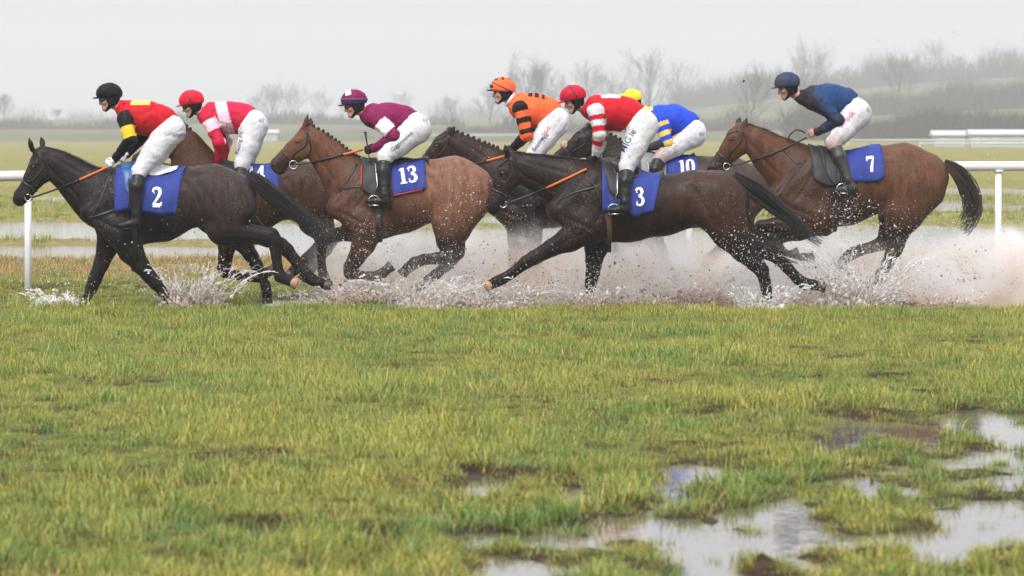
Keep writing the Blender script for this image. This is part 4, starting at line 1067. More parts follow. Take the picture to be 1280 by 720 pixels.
HORSES = {
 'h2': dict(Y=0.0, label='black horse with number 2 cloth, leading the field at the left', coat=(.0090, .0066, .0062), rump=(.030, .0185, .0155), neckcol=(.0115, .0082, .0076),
   trunk=[(138,256,34),(164,257,50),(200,257,44.5),(236,247,36.5),(268,245,39),(290,246,31)],
   neck=[(58,197,13),(70,206,17),(88,219,21),(106,234,26.5),(124,246,34)],
   head=[(53,195,12.5),(52,207,15.5),(44,221,13.5),(34,236,10),(27,245,9.5),(24,250,8)],
   ears=[(41,187,36.5,170.5,-1),(53,184,50,169,1)],
   nf=[(156,288,26),(165,313,15),(178,332,10.5),(188,345,8.5),(196,354,8),(203,362,6.3),(212,376,6),(217,384,6.5),(219,389,6)],
   ff=[(138,285,22),(134,305,14),(125,330,9.8),(117,350,8.5),(113,360,7.6),(108,371,5.6),(103,382,6.2),(98,389,6),(94,392,6)],
   nh=[(285,262,38),(284,282,25),(302,291,14.5),(322,293.5,11.5),(339,295,11),(345,303,9.5),(346,318,6.6),(348,335,6.2),(351,345,7.4),(359,349,6.4),(367,352.5,6.2)],
   fh=[(288,262,32),(304,284,19),(330,297,11),(350,307,9.5),(358,313,8.5),(370,328,6.8),(382,343,6.6),(389,350,7.2),(398,354,6.4),(407,357,6)],
   pale=('nh',), tail=[(311,217,5),(322,227,9),(340,243,11),(360,257,10),(385,275,8),(405,290,7),(420,304,5)], wild=.6, tn=150,
   crest=[(57,183),(70,184),(84,189),(100,198),(118,207),(132,212)], manelen=.085, manelift=.25, maneblow=.6, manen=9,
   tack=dict(bit=(36,247), hand=(135,209), grip=.40, sag=.6, girth=(170,257), straps=[([(140,215),(132,240),(124,262)],.02),([(112,272),(124,270),(146,262),(160,252)],.03),([(145,216),(147,245),(150,262)],.014)],
     cloth=[(146,211),(234,214),(222,268),(146,262)], num=('2',(193,258.5),.02,25,.82), flap=[(150,208),(176,209),(184,252),(160,240)], flapmat=M_BLUEFLAP, panels=[([(186,211),(223,209),(222,216.5),(187,224)], M_PAD, .034)],
     seat=[(170,214,.10),(185,217,.13),(200,216,.14),(214,214,.14),(222,212,.12)], seatmat=M_PAD)),
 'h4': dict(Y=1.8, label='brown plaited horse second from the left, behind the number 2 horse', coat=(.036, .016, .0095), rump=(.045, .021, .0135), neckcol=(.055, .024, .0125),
   trunk=[(256,250,30),(280,252,46),(312,250,43),(345,240,35),(376,238,36),(399,242,31)],
   neck=[(226,170,12),(233,180,16),(239,196,23),(246,216,31),(256,236,38)],
   head=[(225,167,11.5),(214,176,14.5),(198,187,12.5),(183,196,10),(174,201,9),(174,204,7.5)],
   ears=[(225,160,222,151,-1),(229,160,227,150,1)],
   nf=[(282,280,24),(286,302,12),(283,320,9),(281,334,8.4),(284,341,7),(302,344.5,5.6),(318,346,5.8),(325,345.5,7),(333,341,6),(340,337.5,6)],
   ff=[(292,282,22),(302,303,11.5),(313,320,8.8),(320,332,8),(326,344,5.6),(331,357,6.2),(333,368,6.4),(333,374,6)],
   nh=[(388,258,28),(392,277,17),(402,291,11.5),(406,300,9.5),(397,310,7),(384,322,6.4),(375,331,7),(369,337,6.4),(364,342,6)],
   fh=[(396,258,26),(400,280,16),(412,300,10),(408,312,7),(396,326,6.4),(386,338,6.6),(380,346,6.2)],
   tail=[(425,222,5),(436,230,8),(446,244,9),(452,262,9),(455,280,6)],
   crest=[(229,164),(238,174),(247,186),(256,196),(266,205)], plaits=5.2, manelen=.03, manen=5, manelift=.4,
   tack=dict(bit=(184,201), hand=(271,208), grip=.35, girth=(286,252), straps=[([(250,215),(240,232)],.02)],
     cloth=[(292,207),(349,205),(350,236),(292,240)], num=('14',(311,227),.04,20,.95), flap=[(276,208),(302,208),(304,250),(276,246)],
     seat=[(290,209,.10),(304,210,.13),(318,209,.14),(332,206,.14),(342,202,.12)])),
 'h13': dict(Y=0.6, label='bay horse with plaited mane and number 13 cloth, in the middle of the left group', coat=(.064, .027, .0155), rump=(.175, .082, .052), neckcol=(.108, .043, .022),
   trunk=[(446,252,30),(468,251,48),(500,246,45),(535,239,38),(568,236,40),(588,238,31)],
   neck=[(388,172,13),(397,182,16.5),(413,199,20.5),(428,217,25.5),(445,237,36)],
   head=[(384,167,11.5),(381,178,14.5),(369,189,13.5),(356,198.5,10),(348,206,9.5),(350,210,8.5)],
   ears=[(381,159,385.5,142.5,-1),(387,159,388.5,145,1)],
   nf=[(462,280,26),(455,305,14),(446,322,10.5),(439,334,9),(438,341,7.5),(450,343.5,5.6),(463,344.5,5.6),(472,345,6.8),(480,340,6.2),(486,335,6)],
   ff=[(455,285,22),(440,291,10.5),(420,294,8.8),(407,297,8),(402,302,7.2),(401,320,5.4),(402,338,5.6),(404,347,6.6),(408,354,6)],
   nh=[(575,252,38),(566,280,25),(563,300,17.5),(570,314,11),(560,321,9),(545,322.5,7.2),(530,324,6.8),(519,328,7.4),(511,334,6.4),(506,339,6)],
   fh=[(572,255,32),(565,285,20),(568,308,13),(566,322,9),(556,334,7),(544,344,6.4),(536,351,7),(528,357,6.2),(522,361,6)],
   tail=[(614,216,5),(626,224,9),(640,236,10),(655,248,9),(668,262,6)],
   crest=[(386,158),(398,161),(410,168),(424,178),(438,191),(449,204)], plaits=5.6, manelen=.035, manen=6, manelift=.45, leather=M_LEATHER,
   tack=dict(bit=(367,206), ring=.042, hand=(453,187), grip=.33, sag=.3, girth=(474,251), straps=[([(447,205),(438,222),(426,240)],.018),([(424,236),(440,234),(456,233)],.024)],
     cloth=[(486,206),(531,199),(533,235),(492,244)], binding=True, num=('13',(501,230),.16,20.5,1.0), flap=[(452,203),(486,206),(486,252),(452,238)], flapedge=True, panels=[([(486,203),(536,196),(536,200),(488,209)], M_LEATHER, .030)],
     seat=[(486,206,.10),(498,207,.13),(510,206,.14),(522,202,.14),(532,196.5,.11)])),
 'h5': dict(Y=2.2, label='dark brown horse under the orange jockey, mostly hidden behind the number 3 horse', coat=(.016, .009, .007), rump=(.02, .013, .011), neckcol=(.026, .013, .009),
   trunk=[(634,240,28),(655,242,47),(690,243,41),(725,240,36),(760,235,37),(785,238,30)],
   neck=[(564,176,12),(576,185,15),(590,196,20),(606,209,26),(622,222,33)],
   head=[(562,173,11.5),(555,182,14),(545,194,12.5),(535,204,10),(529,211,9),(529,215,8)],
   ears=[(562,166,570,157,-1),(559,166,563,158,1)],
   nf=[(650,275,22),(648,295,13),(645,315,10),(643,335,8),(642,350,5.8),(641,366,6.4),(639,374,6.4),(636,379,6)],
   ff=[(662,278,20),(665,295,12),(668,315,9),(670,330,8),(664,345,6),(655,358,6.4),(650,364,6.2)],
   nh=[(770,258,28),(757,280,16),(750,300,11),(752,315,9),(747,332,7),(741,352,6.4),(737,362,6.4)],
   fh=[(775,258,26),(765,285,15),(762,305,10),(768,320,8),(760,335,6.4),(752,350,6.4),(748,358,6)],
   tail=[(814,222,5),(826,232,8),(838,246,9),(848,262,6)],
   crest=[(566,167),(578,171),(592,177),(606,185),(622,194)], plaits=5.4, manelen=.03, manen=5,
   tack=dict(bit=(540,210), hand=(634,194), grip=.3, girth=(664,242), straps=[([(600,225),(615,215),(628,200)],.016)],
     cloth=[(668,204),(712,203),(712,238),(668,240)], num=('1',(690,228),.0,18), flap=[(645,200),(672,203),(674,245),(645,240)],
     seat=[(664,203,.10),(678,204,.13),(690,203,.14),(702,200,.14),(712,196,.12)])),
 'h3': dict(Y=0.0, label='very dark bay horse with number 3 cloth, stretching one foreleg forward', coat=(.0145, .0072, .0056), rump=(.037, .0165, .0105), neckcol=(.0145, .0080, .0064),
   trunk=[(722,256,28),(745,254,50),(785,257,45),(828,257,37),(868,248,34.5),(896,250,36),(906,255,31)],
   neck=[(646,204,13),(660,212,18.5),(680,219,23),(701,227,29),(722,237,36)],
   head=[(641,200,11.5),(637,213,14.5),(631,229,13.5),(624,245,10.5),(618,255,10),(617,260,8.5)],
   ears=[(634,194,630.5,178.5,-1),(639,193,637,183,1)],
   nf=[(735,280,26),(712,298,15.5),(690,309,11),(668,321.5,9),(658,327,8.2),(640,341,6.3),(629,348,6.8),(620,352,6.6),(611,356,6.3)],
   ff=[(748,285,24),(746,308,14.5),(743,325,10.8),(741,345,8.6),(739,354,7.6),(736,368,6),(734,379,6.6),(730,386,6)],
   nh=[(898,258,37),(912,287,24.5),(928,312,15.5),(943,328,11),(951,337,9),(955,350,7),(957,362,6.6),(958,372,7),(955,380,6.2)],
   fh=[(903,266,32),(925,292,20),(945,305,14.5),(962,315,10.5),(974,322,9),(986,336,7),(998,349,6.8),(1007,355.5,7.4),(1017,356.5,6.4),(1027,358.5,6)],
   pale=('nf',), tail=[(917,219,5),(934,231,10),(955,247,11),(978,266,8),(1000,284,6.5),(1014,296,5),(1027,304,4)], wild=.45,
   crest=[(643,192),(660,193),(676,195),(692,198),(708,203),(724,208),(738,210)], manelen=.10, manelift=.5, maneblow=.8, manen=11,
   tack=dict(bit=(629,255), ring=.036, hand=(733,211), grip=.52, sag=.5, girth=(760,256), girthmat=M_GIRTH, straps=[([(704,247),(716,241),(744,233)],.022),([(736,218),(746,240),(758,262)],.016)],
     cloth=[(752,214),(829,220),(814,268),(752,268)], round=.12, num=('3',(794,257),.06,23,.82), flap=[(748,206),(782,212),(782,250),(762,242)],
     panels=[([(762,208),(800,214),(796,226),(768,222)], M_LEATHER, .034)],
     seat=[(778,213,.10),(792,216,.13),(806,217,.14),(820,216,.14),(830,212,.12)])),
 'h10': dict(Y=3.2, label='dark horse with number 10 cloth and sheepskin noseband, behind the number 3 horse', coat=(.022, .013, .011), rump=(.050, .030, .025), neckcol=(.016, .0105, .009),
   trunk=[(785,235,26),(805,238,44),(840,236,42),(875,232,36),(908,231,36),(930,235,32)],
   neck=[(738,170,12),(746,179,16),(757,192,22),(768,206,28),(782,220,34)],
   head=[(736,168,11.5),(729,177,14),(717,187,12),(707,193,9.5),(700,198,8.5),(700,202,7.5)],
   ears=[(735,161,742,152,-1),(733,161,737,152,1)],
   nf=[(800,275,18),(795,292,12),(783,305,9),(772,316,8.2),(774,324,7),(788,333,5.6),(805,337,5.6),(817,336.5,6.6),(825,336,6),(831,335,6)],
   ff=[(810,280,18),(818,298,11.5),(826,315,9),(833,332,8),(842,345,6),(850,355,6.4),(855,361,6)],
   nh=[(925,250,30),(915,278,18),(916,298,11.5),(908,307,8.8),(896,315,7),(887,322.5,7),(882,330,6.2),(879,336,6)],
   fh=[(925,255,26),(928,285,14),(936,305,9),(930,322,7),(923,336,7),(920,347,6.2),(918,353,6)],
   tail=[(960,222,4),(967,238,6),(971,258,7),(966,275,5)],
   crest=[(740,160),(752,165),(764,174),(775,184),(786,194)], plaits=5.4, manelen=.03, manen=5,
   tack=dict(bit=(708,202), hand=(803,190), grip=.3, girth=(812,238), fleece=((702,178),(714,189)), straps=[],
     cloth=[(830,200),(870,193),(872,225),(834,228)], num=('10',(848,217),.06,17.5,1.0), flap=[(798,196),(832,202),(832,238),(802,226)], flapmat=M_GREYPAD,
     seat=[(818,203,.10),(832,204,.13),(846,201,.14),(858,196,.14),(868,190,.12)])),
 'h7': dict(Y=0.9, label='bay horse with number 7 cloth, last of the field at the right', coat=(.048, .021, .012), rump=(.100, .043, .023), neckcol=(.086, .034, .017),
   trunk=[(1000,236,30),(1018,238,50),(1055,236,45),(1095,224,41),(1130,220,40.5),(1153,222,33)],
   neck=[(935,168,12),(947,178,17),(965,194,24),(984,207,30),(1001,222,38)],
   head=[(929,164,12),(923,173,15),(914,187,13.5),(902,202,10.5),(894,209,9.5),(893,211,8.5)],
   ears=[(922,158,926,144.5,1),(929,160,934,145.5,-1)],
   nf=[(1020,270,28),(998,281,12.5),(970,281,9.8),(951,283,8.6),(946,288,7.4),(958,303,5.6),(970,314,5.8),(978,319,6.6),(986,319,6.2),(992,317,6)],
   ff=[(1020,275,22),(1000,288,12.5),(980,294,9.4),(970,297,8.4),(969,303,7.4),(978,314,5.6),(988,322,6.2),(997,323.5,6.6),(1006,323,6.2),(1013,322,6)],
   nh=[(1142,236,38),(1129,265,25),(1121,288,15.5),(1119,304,11),(1115,316,10),(1108,328,7.2),(1101,340,6.8),(1094,351,7),(1087,358,6.4),(1082,363,6)],
   fh=[(1135,240,32),(1118,268,18),(1112,290,12),(1107,303,10),(1092,309,7.2),(1077,313,7),(1067,317,7.6),(1058,324,6.4),(1052,331,6)],
   tail=[(1180,203,4),(1194,212,8),(1207,228,10),(1215,247,10.5),(1216,265,9),(1208,280,7),(1200,288,5)], wild=.9, tn=240, tailmat=M_HAIRB,
   crest=[(936,153),(948,155),(962,162),(978,172),(994,179),(1008,184)], manelen=.07, manelift=.35, manen=10, manemat=M_HAIRB,
   tack=dict(bit=(908,208), hand=(1008,172), grip=0, girth=(1040,236), loop=[(1006,166),(996,161),(987,167),(984,176)], straps=[([(1006,199),(994,214),(980,232),(972,245)],.016),([(980,190),(994,205),(1006,202)],.014)],
     cloth=[(1048,193),(1099,184),(1104,225),(1058,228)], round=.12, num=('7',(1082,216),.10,21,.85), flap=[(1010,188),(1046,192),(1048,235),(1014,226)],
     panels=[([(1022,189),(1050,192),(1046,238),(1030,218)], M_DARKFLAP, .036)],
     seat=[(1046,188,.10),(1058,189,.13),(1070,187.5,.14),(1080,184,.13),(1088,178.5,.11)], seatmat=M_GREYPAD)),
}
# ================================================================ jockeys
M_SKIN = tinted('skin', rough=0.5, spec=0.4, bump=0.08, scale=120, var=0.08)
M_SILK = tinted('racing_silk', rough=0.6, spec=0.12, bump=0.45, scale=16, var=0.12, mud=0.42, mudcol=(.10, .07, .05))
M_BREECH = tinted('white_breeches_cloth', rough=0.75, spec=0.2, bump=0.5, scale=15, var=0.07, mud=0.62, mudcol=(.30, .24, .19))
M_BOOT = tinted('black_boot_leather', rough=0.4, spec=0.3, bump=0.25, scale=26, var=0.25, mud=0.5)
M_CAP = tinted('cap_silk', rough=0.5, spec=0.12, bump=0.14, scale=24, var=0.10, mud=0.1)
M_GLOVE = tinted('glove', rough=0.7, spec=0.25, bump=0.25, scale=60, var=0.15)
M_BLACK = plain('black_webbing', (.012, .012, .013), rough=0.6, bump=0.2, scale=120)
M_LENS = plain('goggle_lens', (.02, .018, .018), rough=0.08, spec=0.9)
M_NAVYPRINT = plain('navy_print', (.02, .045, .13), rough=0.6, scale=60, var=.1)
M_REDPRINT = plain('red_print', (.45, .015, .05), rough=0.6, scale=60, var=.1)
M_BLUEPRINT = plain('blue_print', (.07, .10, .36), rough=0.6, scale=60, var=.1)

RED, WHITE, BLACKC, YEL = (.44, .005, .014), (.55, .545, .555), (.006, .006, .007), (.78, .50, .02)

def build_jockey(J):
    Y = J['Y']; s = sc(Y); m = lambda px: px / s
    bv = J['bvh']
    root = empty('person', (P(J['hip'][0], 300, Y)[0], Y, 0), J['label'], 'jockey', 'jockeys riding in the race')
    Pp = lambda q, dy=0.0: P(q[0], q[1], Y, dy)
    seed = int(J['hip'][0]); r = np.random.default_rng(seed)
    def clear(q, sd, want, rad):
        p = Pp(q); h = side_hit(bv, p[0], p[2], Y, sd)
        y = want
        if h is not None: y = max(want, sd * (h[0][1] - Y) + rad + .012)
        return sd * y
    tor = J['torso']; sh, el, wr, ha = [np.array(q, float) for q in J['arm']]
    hip, kn = np.array(J['hip'], float), np.array(J['knee'], float)
    ca, an, he, to = [np.array(q, float) for q in J['shin']]
    # ---- limbs, both sides
    limb = {}
    for sd in (-1, 1):
        o = np.array([0, 0]) if sd < 0 else np.array(J.get('far', (3.0, -1.5)))
        yk = clear(kn, sd, .21, .08); yc = clear(ca, sd, .27, .07); ya = clear(an, sd, .31, .055); yt = clear(to, sd, .29, .045)
        ya = sd * max(abs(ya), abs(yc) - .05); yt = sd * max(abs(ya) - .02, abs(yt))
        ow = np.array([0, 0]) if sd < 0 else np.array(J.get('farhand', (5.0, -2.0)))
        limb[sd] = dict(hip=Pp(hip, sd * .085), knee=Pp(kn + o, yk), calf=Pp(ca + o, yc), ankle=Pp(an + o, ya), heel=Pp(he + o, ya), toe=Pp(to + o, yt - sd * .02),
                        sh=Pp(sh + o * .4, sd * .175), el=Pp(el + ow, sd * J.get('elw', .215)), wr=Pp(wr + ow, sd * .085), ha=Pp(ha + ow, sd * .065), o=o, ow=ow)
    # ---- head frame
    hc = Pp(J['head']); pa = math.radians(J['pitch']); f2 = np.array([-math.cos(pa), 0, -math.sin(pa)]); u2 = np.array([-math.sin(pa), 0, math.cos(pa)])
    hf = lambda f, u, l=0.0: hc + f2 * f + u2 * u + np.array([0, l, 0])
    ang_f = math.atan2(f2[2], f2[0])
    nb = Pp(J['neck'])
    head = [ell(hf(-.012, .045), (.098, .076, .088), ang_f, k=.02),
            cone(hf(.036, -.012), hf(.062, -.082), .060, .027, .86, .8, k=.03),
            cone(hf(-.015, -.035, .035), hf(.058, -.086, .012), .034, .022, k=.03), cone(hf(-.015, -.035, -.035), hf(.058, -.086, -.012), .034, .022, k=.03),
            cone(hf(.084, .030), hf(.112, -.022), .010, .0145, .8, .9, k=.014), cone(hf(.100, -.026, -.009), hf(.100, -.026, .009), .010, .010, k=.008),
            cone(hf(.076, .030, -.030), hf(.076, .030, .030), .020, .020, k=.02),
            cone(hf(.090, -.047, -.013), hf(.090, -.047, .013), .0085, .0085, k=.008), cone(hf(.087, -.060, -.012), hf(.087, -.060, .012), .009, .009, k=.008),
            cone(hf(.097, -.0535, -.022), hf(.097, -.0535, .022), .0035, .0035, k=.004, op='sub'),
            ell(hf(.078, -.086), (.022, .026, .016), ang_f, k=.014)]
    for sd in (-1, 1):
        head += [ell(hf(.088, .008, sd * .033), (.014, .017, .012), ang_f, k=.010, op='sub'), ell(hf(.058, -.020, sd * .045), (.022, .018, .018), ang_f, k=.02),
                 ell(hf(-.012, -.008, sd * .078), (.017, .008, .030), ang_f, k=.008)]
    neckp = [cone(hf(-.032, -.045), nb, .056, .066, 1.0, 1.05, k=.03)]
    # ---- body
    tlat = [1.30, 1.12, 0.98, 0.98]
    body = []
    for i in range(len(tor) - 1):
        a, b = tor[i], tor[i + 1]; body.append(cone(Pp(a), Pp(b), m(a[2]) * .80, m(b[2]) * .78, tlat[i] * .95, tlat[i + 1] * .95, k=.04))
    body += neckp + head; arms = {}; legs = {}; hands = {}
    for sd in (-1, 1):
        l = limb[sd]
        arms[sd] = [cone(l['sh'], l['el'], .058, .047, k=.05), cone(l['el'], l['wr'], .046, .030, k=.02)]
        legs[sd] = [cone(l['hip'], l['hip'] * .45 + l['knee'] * .55, m(hip[2]) * .80, m(hip[2]) * .66, .8, .9, k=.03), cone(l['hip'] * .45 + l['knee'] * .55, l['knee'], m(hip[2]) * .70, .066, .9, 1, k=.04),
                    cone(l['knee'], l['calf'], .064, .058, k=.03), cone(l['calf'], l['ankle'], .057, .038, k=.03),
                    cone(l['ankle'], l['heel'], .036, .028, k=.02), cone(l['heel'], l['toe'] * .85 + l['heel'] * .15, .026, .016, 1.1, 1.25, k=.015)]
        # hand: palm, four curled fingers closed on the rein, thumb on top
        F = l['ha'] - l['wr']; F /= np.linalg.norm(F); up = np.array([0, 0, 1.0]) - F * F[2]; up /= np.linalg.norm(up); inn = np.array([0, -sd, 0.0])
        W0 = l['wr']; H = []
        H.append(cone(W0 + F * .02, W0 + F * .070 + up * .012, .024, .019, k=.02)); H.append(cone(W0 + F * .025 - up * .01, W0 + F * .066 - up * .026, .022, .017, k=.015))
        for i in range(4):
            kx = W0 + F * (.082 - .004 * abs(i - 1.3)) + up * (.030 - .0195 * i) - inn * .010; ln = [.92, 1.0, .95, .78][i]
            j1 = kx + F * .020 * ln + inn * .024 * ln; j2 = j1 - F * .014 + inn * .020 * ln; j3 = j2 - F * .020 * ln - inn * .006
            H += [cone(W0 + F * .05 + up * (.022 - .014 * i), kx, .011, .0100, k=.008), cone(kx, j1, .0100, .0092, k=.004), cone(j1, j2, .0092, .0086, k=.004), cone(j2, j3, .0086, .0076, k=.004)]
        t0 = W0 + F * .030 + up * .024 + inn * .006; t1 = t0 + F * .028 + up * .018 + inn * .012; t2 = t1 + F * .030 + inn * .006 - up * .002
        H += [cone(t0, t1, .013, .0110, k=.012), cone(t1, t2, .0110, .0085, k=.004)]
        hands[sd] = H
    for sd in (-1, 1): body += arms[sd] + legs[sd]
    bare = J.get('bare')
    for sd in (-1, 1): body += hands[sd]
    V, Q = solve(body, J.get('vox', .0105), smooth=1)
    skin = np.array(J.get('skin', (.46, .25, .19)))
    col = np.tile(skin, (len(V), 1))
    d = V - hc; fu, uu = d @ f2, d @ u2
    lip = ((fu > .086) & (abs(uu + .054) < .012) & (abs(d[:, 1]) < .024)); col[lip] = skin * np.array([.82, .55, .55])
    eye = (fu > .068) & (abs(uu - .008) < .011) & (abs(abs(d[:, 1]) - .033) < .014); col[eye] = (.03, .02, .018)
    brow = (fu > .07) & (abs(uu - .030) < .007) & (abs(abs(d[:, 1]) - .032) < .02); col[brow] = (.05, .03, .02)
    stub = (uu < -.045) & (fu > -.02) & (fu < .09); col[stub] *= J.get('stubble', .85)
    hair = (uu > -.03) & (fu < -.03); col[hair] = (.03, .018, .012)
    obj('body', V, Q, M_SKIN, root, True, col)
    # ---- breeches
    w1, w2 = Pp(J['waist'][0]), Pp(J['waist'][1]); wd = w2 - w1; wn = np.array([wd[2], 0, -wd[0]]); wn /= np.linalg.norm(wn)
    if wn @ (Pp(tor[0]) - w1) < 0: wn = -wn                           # wn points towards the shoulders
    rp = crease(seed, .15); rq = ripple(seed + 9, .04)
    br = []
    for i in range(len(tor) - 2, len(tor) - 1):
        a, b = tor[i], tor[i + 1]; br.append(cone(Pp(a), Pp(b), m(a[2]) * .90, m(b[2]) * .93, tlat[i], tlat[i + 1], k=.05))
    for sd in (-1, 1):
        l = limb[sd]; hh, kk = l['hip'], l['knee']
        mid = hh * .45 + kk * .55
        br += [ell(hh + np.array([0, sd * .0, -.004]), (m(hip[2]) * 1.03, .115, m(hip[2]) * 1.03), 0, k=.05),
               cone(hh, mid, m(hip[2]) * .98, m(hip[2]) * .80, .84, .92, k=.05), cone(mid, kk, m(hip[2]) * .80, .081, .92, 1.0, k=.03), cone(kk, kk * .72 + l['calf'] * .28, .081, .066, k=.02)]
    kz = {sd: limb[sd]['knee'] * .60 + limb[sd]['calf'] * .40 for sd in (-1, 1)}
    def postb(D, X, YY, Z):
        D = D + .0065 * rp(X, YY, Z) + .0015 * rq(X, YY, Z)
        D = np.maximum(D, (X - w1[0]) * wn[0] + (Z - w1[2]) * wn[2] - .03)
        for sd in (-1, 1):
            ax = limb[sd]['calf'] - limb[sd]['knee']; ax = ax / np.linalg.norm(ax); c = kz[sd]
            pl = (X - c[0]) * ax[0] + (YY - c[1]) * ax[1] + (Z - c[2]) * ax[2]
            D = np.maximum(D, np.where(sd * (YY - Y) > 0, pl, -9.0))
        return D
    Vb, Qb = solve(br, 0.0105, postb, smooth=1)
    cb = np.tile(np.array([.55, .55, .57]), (len(Vb), 1))
    if J.get('muddyknee'):
        kp = Pp(kn); w_ = sstep(.16, .05, np.sqrt((Vb[:, 0] - kp[0]) ** 2 + (Vb[:, 2] - kp[2]) ** 2) + .03 * np.sin(Vb[:, 0] * 60) * np.sin(Vb[:, 2] * 53)); cb += (np.array([.33, .25, .20]) - cb) * (.75 * w_)[:, None]
    bo = obj('breeches', Vb, Qb, M_BREECH, root, True, cb); bb = bvh_of(Vb, Qb)
    for (txt, px, ang, h, mat) in J.get('print', []):
        tv, tf = text_mesh(txt); lay_print('lettering', tv, tf, px, ang, h, Y, bb, mat, bo, off=.004)
    # ---- jersey
    je = []
    for i in range(len(tor) - 1):
        a, b = tor[i], tor[i + 1]; je.append(cone(Pp(a), Pp(b), m(a[2]), m(b[2]) * 1.0, tlat[i], tlat[i + 1], k=.05))
    je.append(cone(nb * .55 + hf(-.032, -.045) * .45, nb, .062, .076, k=.04))
    for sd in (-1, 1):
        l = limb[sd]; e = .013 * J.get('puff', 1)
        je += [cone(l['sh'], l['el'], .060 + e, .050 + e, k=.05), cone(l['el'], l['wr'], .050 + e, .034 + e * .4, k=.025)]
    ncut = hf(-.03, -.045) * .52 + nb * .48; nd = ncut - nb; nd /= np.linalg.norm(nd)
    rs = crease(seed + 3, .17); rt = ripple(seed + 4, .045)
    # hem: cut at the waist line only near the trunk, so that a low elbow keeps its sleeve
    def postj2(D, X, YY, Z):
        D = D + .0085 * rs(X, YY, Z) + .0018 * rt(X, YY, Z)
        pl = -((X - w1[0]) * wn[0] + (Z - w1[2]) * wn[2])
        dt = None
        for i in range(len(tor) - 1):
            a, b = tor[i], tor[i + 1]; q = prim_d(cone(Pp(a), Pp(b), m(a[2]), m(b[2]), tlat[i], tlat[i + 1]), X, YY, Z); dt = q if dt is None else np.minimum(dt, q)
        D = np.maximum(D, np.where(dt < .02, pl, -9.0))
        D = np.maximum(D, np.where((np.abs(YY - Y) < .10), (X - ncut[0]) * nd[0] + (Z - ncut[2]) * nd[2], -9))
        return D
    Vj, Qj = solve(je, 0.010, postj2, smooth=1)
    cj = np.tile(np.array(J['silk'], float), (len(Vj), 1))
    px = 640 + Vj[:, 0] * s; py = HORIZON + (CAM_H - Vj[:, 2]) * s
    for sd in (-1, 1):
        l = limb[sd]; x, y, z = Vj.T
        dU = prim_d(cone(l['sh'], l['el'], .07, .062), x, y, z); dL = prim_d(cone(l['el'], l['wr'], .062, .045), x, y, z)
        dT = np.min([prim_d(cone(Pp(tor[i]), Pp(tor[i + 1]), m(tor[i][2]), m(tor[i + 1][2]), tlat[i], tlat[i + 1]), x, y, z) for i in range(len(tor) - 1)], 0)
        def tt(a, b): ab = b - a; return ((Vj - a) @ ab) / (ab @ ab)
        t = np.where(dU < dL, np.clip(tt(l['sh'], l['el']), -.5, 1), 1 + np.clip(tt(l['el'], l['wr']), 0, 1.3))
        isarm = (np.minimum(dU, dL) < dT + .012) & (sd * (y - Y) > .05) & (t > -.3)
        for (t0, t1, c) in J.get('sleeve', []):
            cj[isarm & (t >= t0) & (t < t1)] = c
    if 'paint' in J: J['paint'](px, py, Vj[:, 1] - Y, cj)
    obj('jersey', Vj, Qj, M_SILK, root, True, cj)
    # ---- boots and gloves
    for sd in (-1, 1):
        l = limb[sd]; top = l['knee'] * .66 + l['calf'] * .34; ax = l['calf'] - l['knee']; ax /= np.linalg.norm(ax)
        bt = [cone(l['knee'] * .5 + l['calf'] * .5, l['calf'], .072, .068, k=.02), cone(l['calf'], l['ankle'], .068, .048, k=.03), cone(l['ankle'], l['heel'], .048, .043, k=.02),
              cone(l['heel'] + np.array([0, 0, .004]), l['toe'] * .55 + l['heel'] * .45, .042, .038, 1, 1.15, k=.03), cone(l['toe'] * .55 + l['heel'] * .45, l['toe'], .038, .026, 1.2, 1.3, k=.02)]
        sole_z = min(l['heel'][2], l['toe'][2])
        hd = l['heel'] + np.array([.006, 0, -.030]); bt.append(cone(hd, hd + np.array([-.03, 0, -.004]), .024, .022, 1.2, 1.2, k=.008))
        re = ripple(seed + 20 + sd, .05)
        def postt(D, X, YY, Z): return np.maximum(D + .0022 * re(X, YY, Z), -((X - top[0]) * ax[0] + (YY - top[1]) * ax[1] + (Z - top[2]) * ax[2]))
        Vt, Qt = solve(bt, 0.011, postt, smooth=1)
        ct = np.tile(np.array(J.get('boot', (.008, .008, .009))), (len(Vt), 1)); obj('boot', Vt, Qt, M_BOOT, root, True, ct)
        # stirrup iron under the ball of the foot
        c = l['toe'] * .66 + l['heel'] * .34; mb = MB()
        torus(mb, (c[0], c[1], c[2] - .002), .062, .0065, n=18, k=6, arc=(-.55, math.pi + .55), tilt=J.get('irontilt', .5)); mb.box((c[0] + .03 * math.sin(.5), c[1], c[2] - .042), (.04, .05, .006))
        mb.tube([c + np.array([-.01, 0, .06]), l['ankle'] + np.array([-.075, -sd * .02, .10]), l['calf'] + np.array([-.085, -sd * .03, .08]), l['knee'] + np.array([-.02, -sd * .05, -.10])], .008, 5)
        mb.build('stirrup', M_STEEL if J.get('shiny', True) else M_LEATHER, root)
        if not bare:
            gl = [dict(p) for p in hands[sd]]
            for p in gl: p['ra'] += .002; p['rb'] += .002
            gl.append(cone(l['wr'] * .8 + l['el'] * .2, l['wr'], .040, .034, k=.02)); gl.append(cone(l['wr'], l['ha'] * .3 + l['wr'] * .7, .033, .026, k=.02))
            Vg, Qg = solve(gl, .0058, smooth=1); obj('glove', Vg, Qg, M_GLOVE, root, True, np.tile(np.array(J.get('glove', BLACKC)), (len(Vg), 1)))
    # ---- helmet with silk cap, peak, ear harness, goggles
    hcen = hf(-.008, .058)
    he_ = [ell(hcen, (.134, .110, .112), ang_f, k=.02), ell(hf(.02, .085), (.10, .09, .085), ang_f, k=.04)]
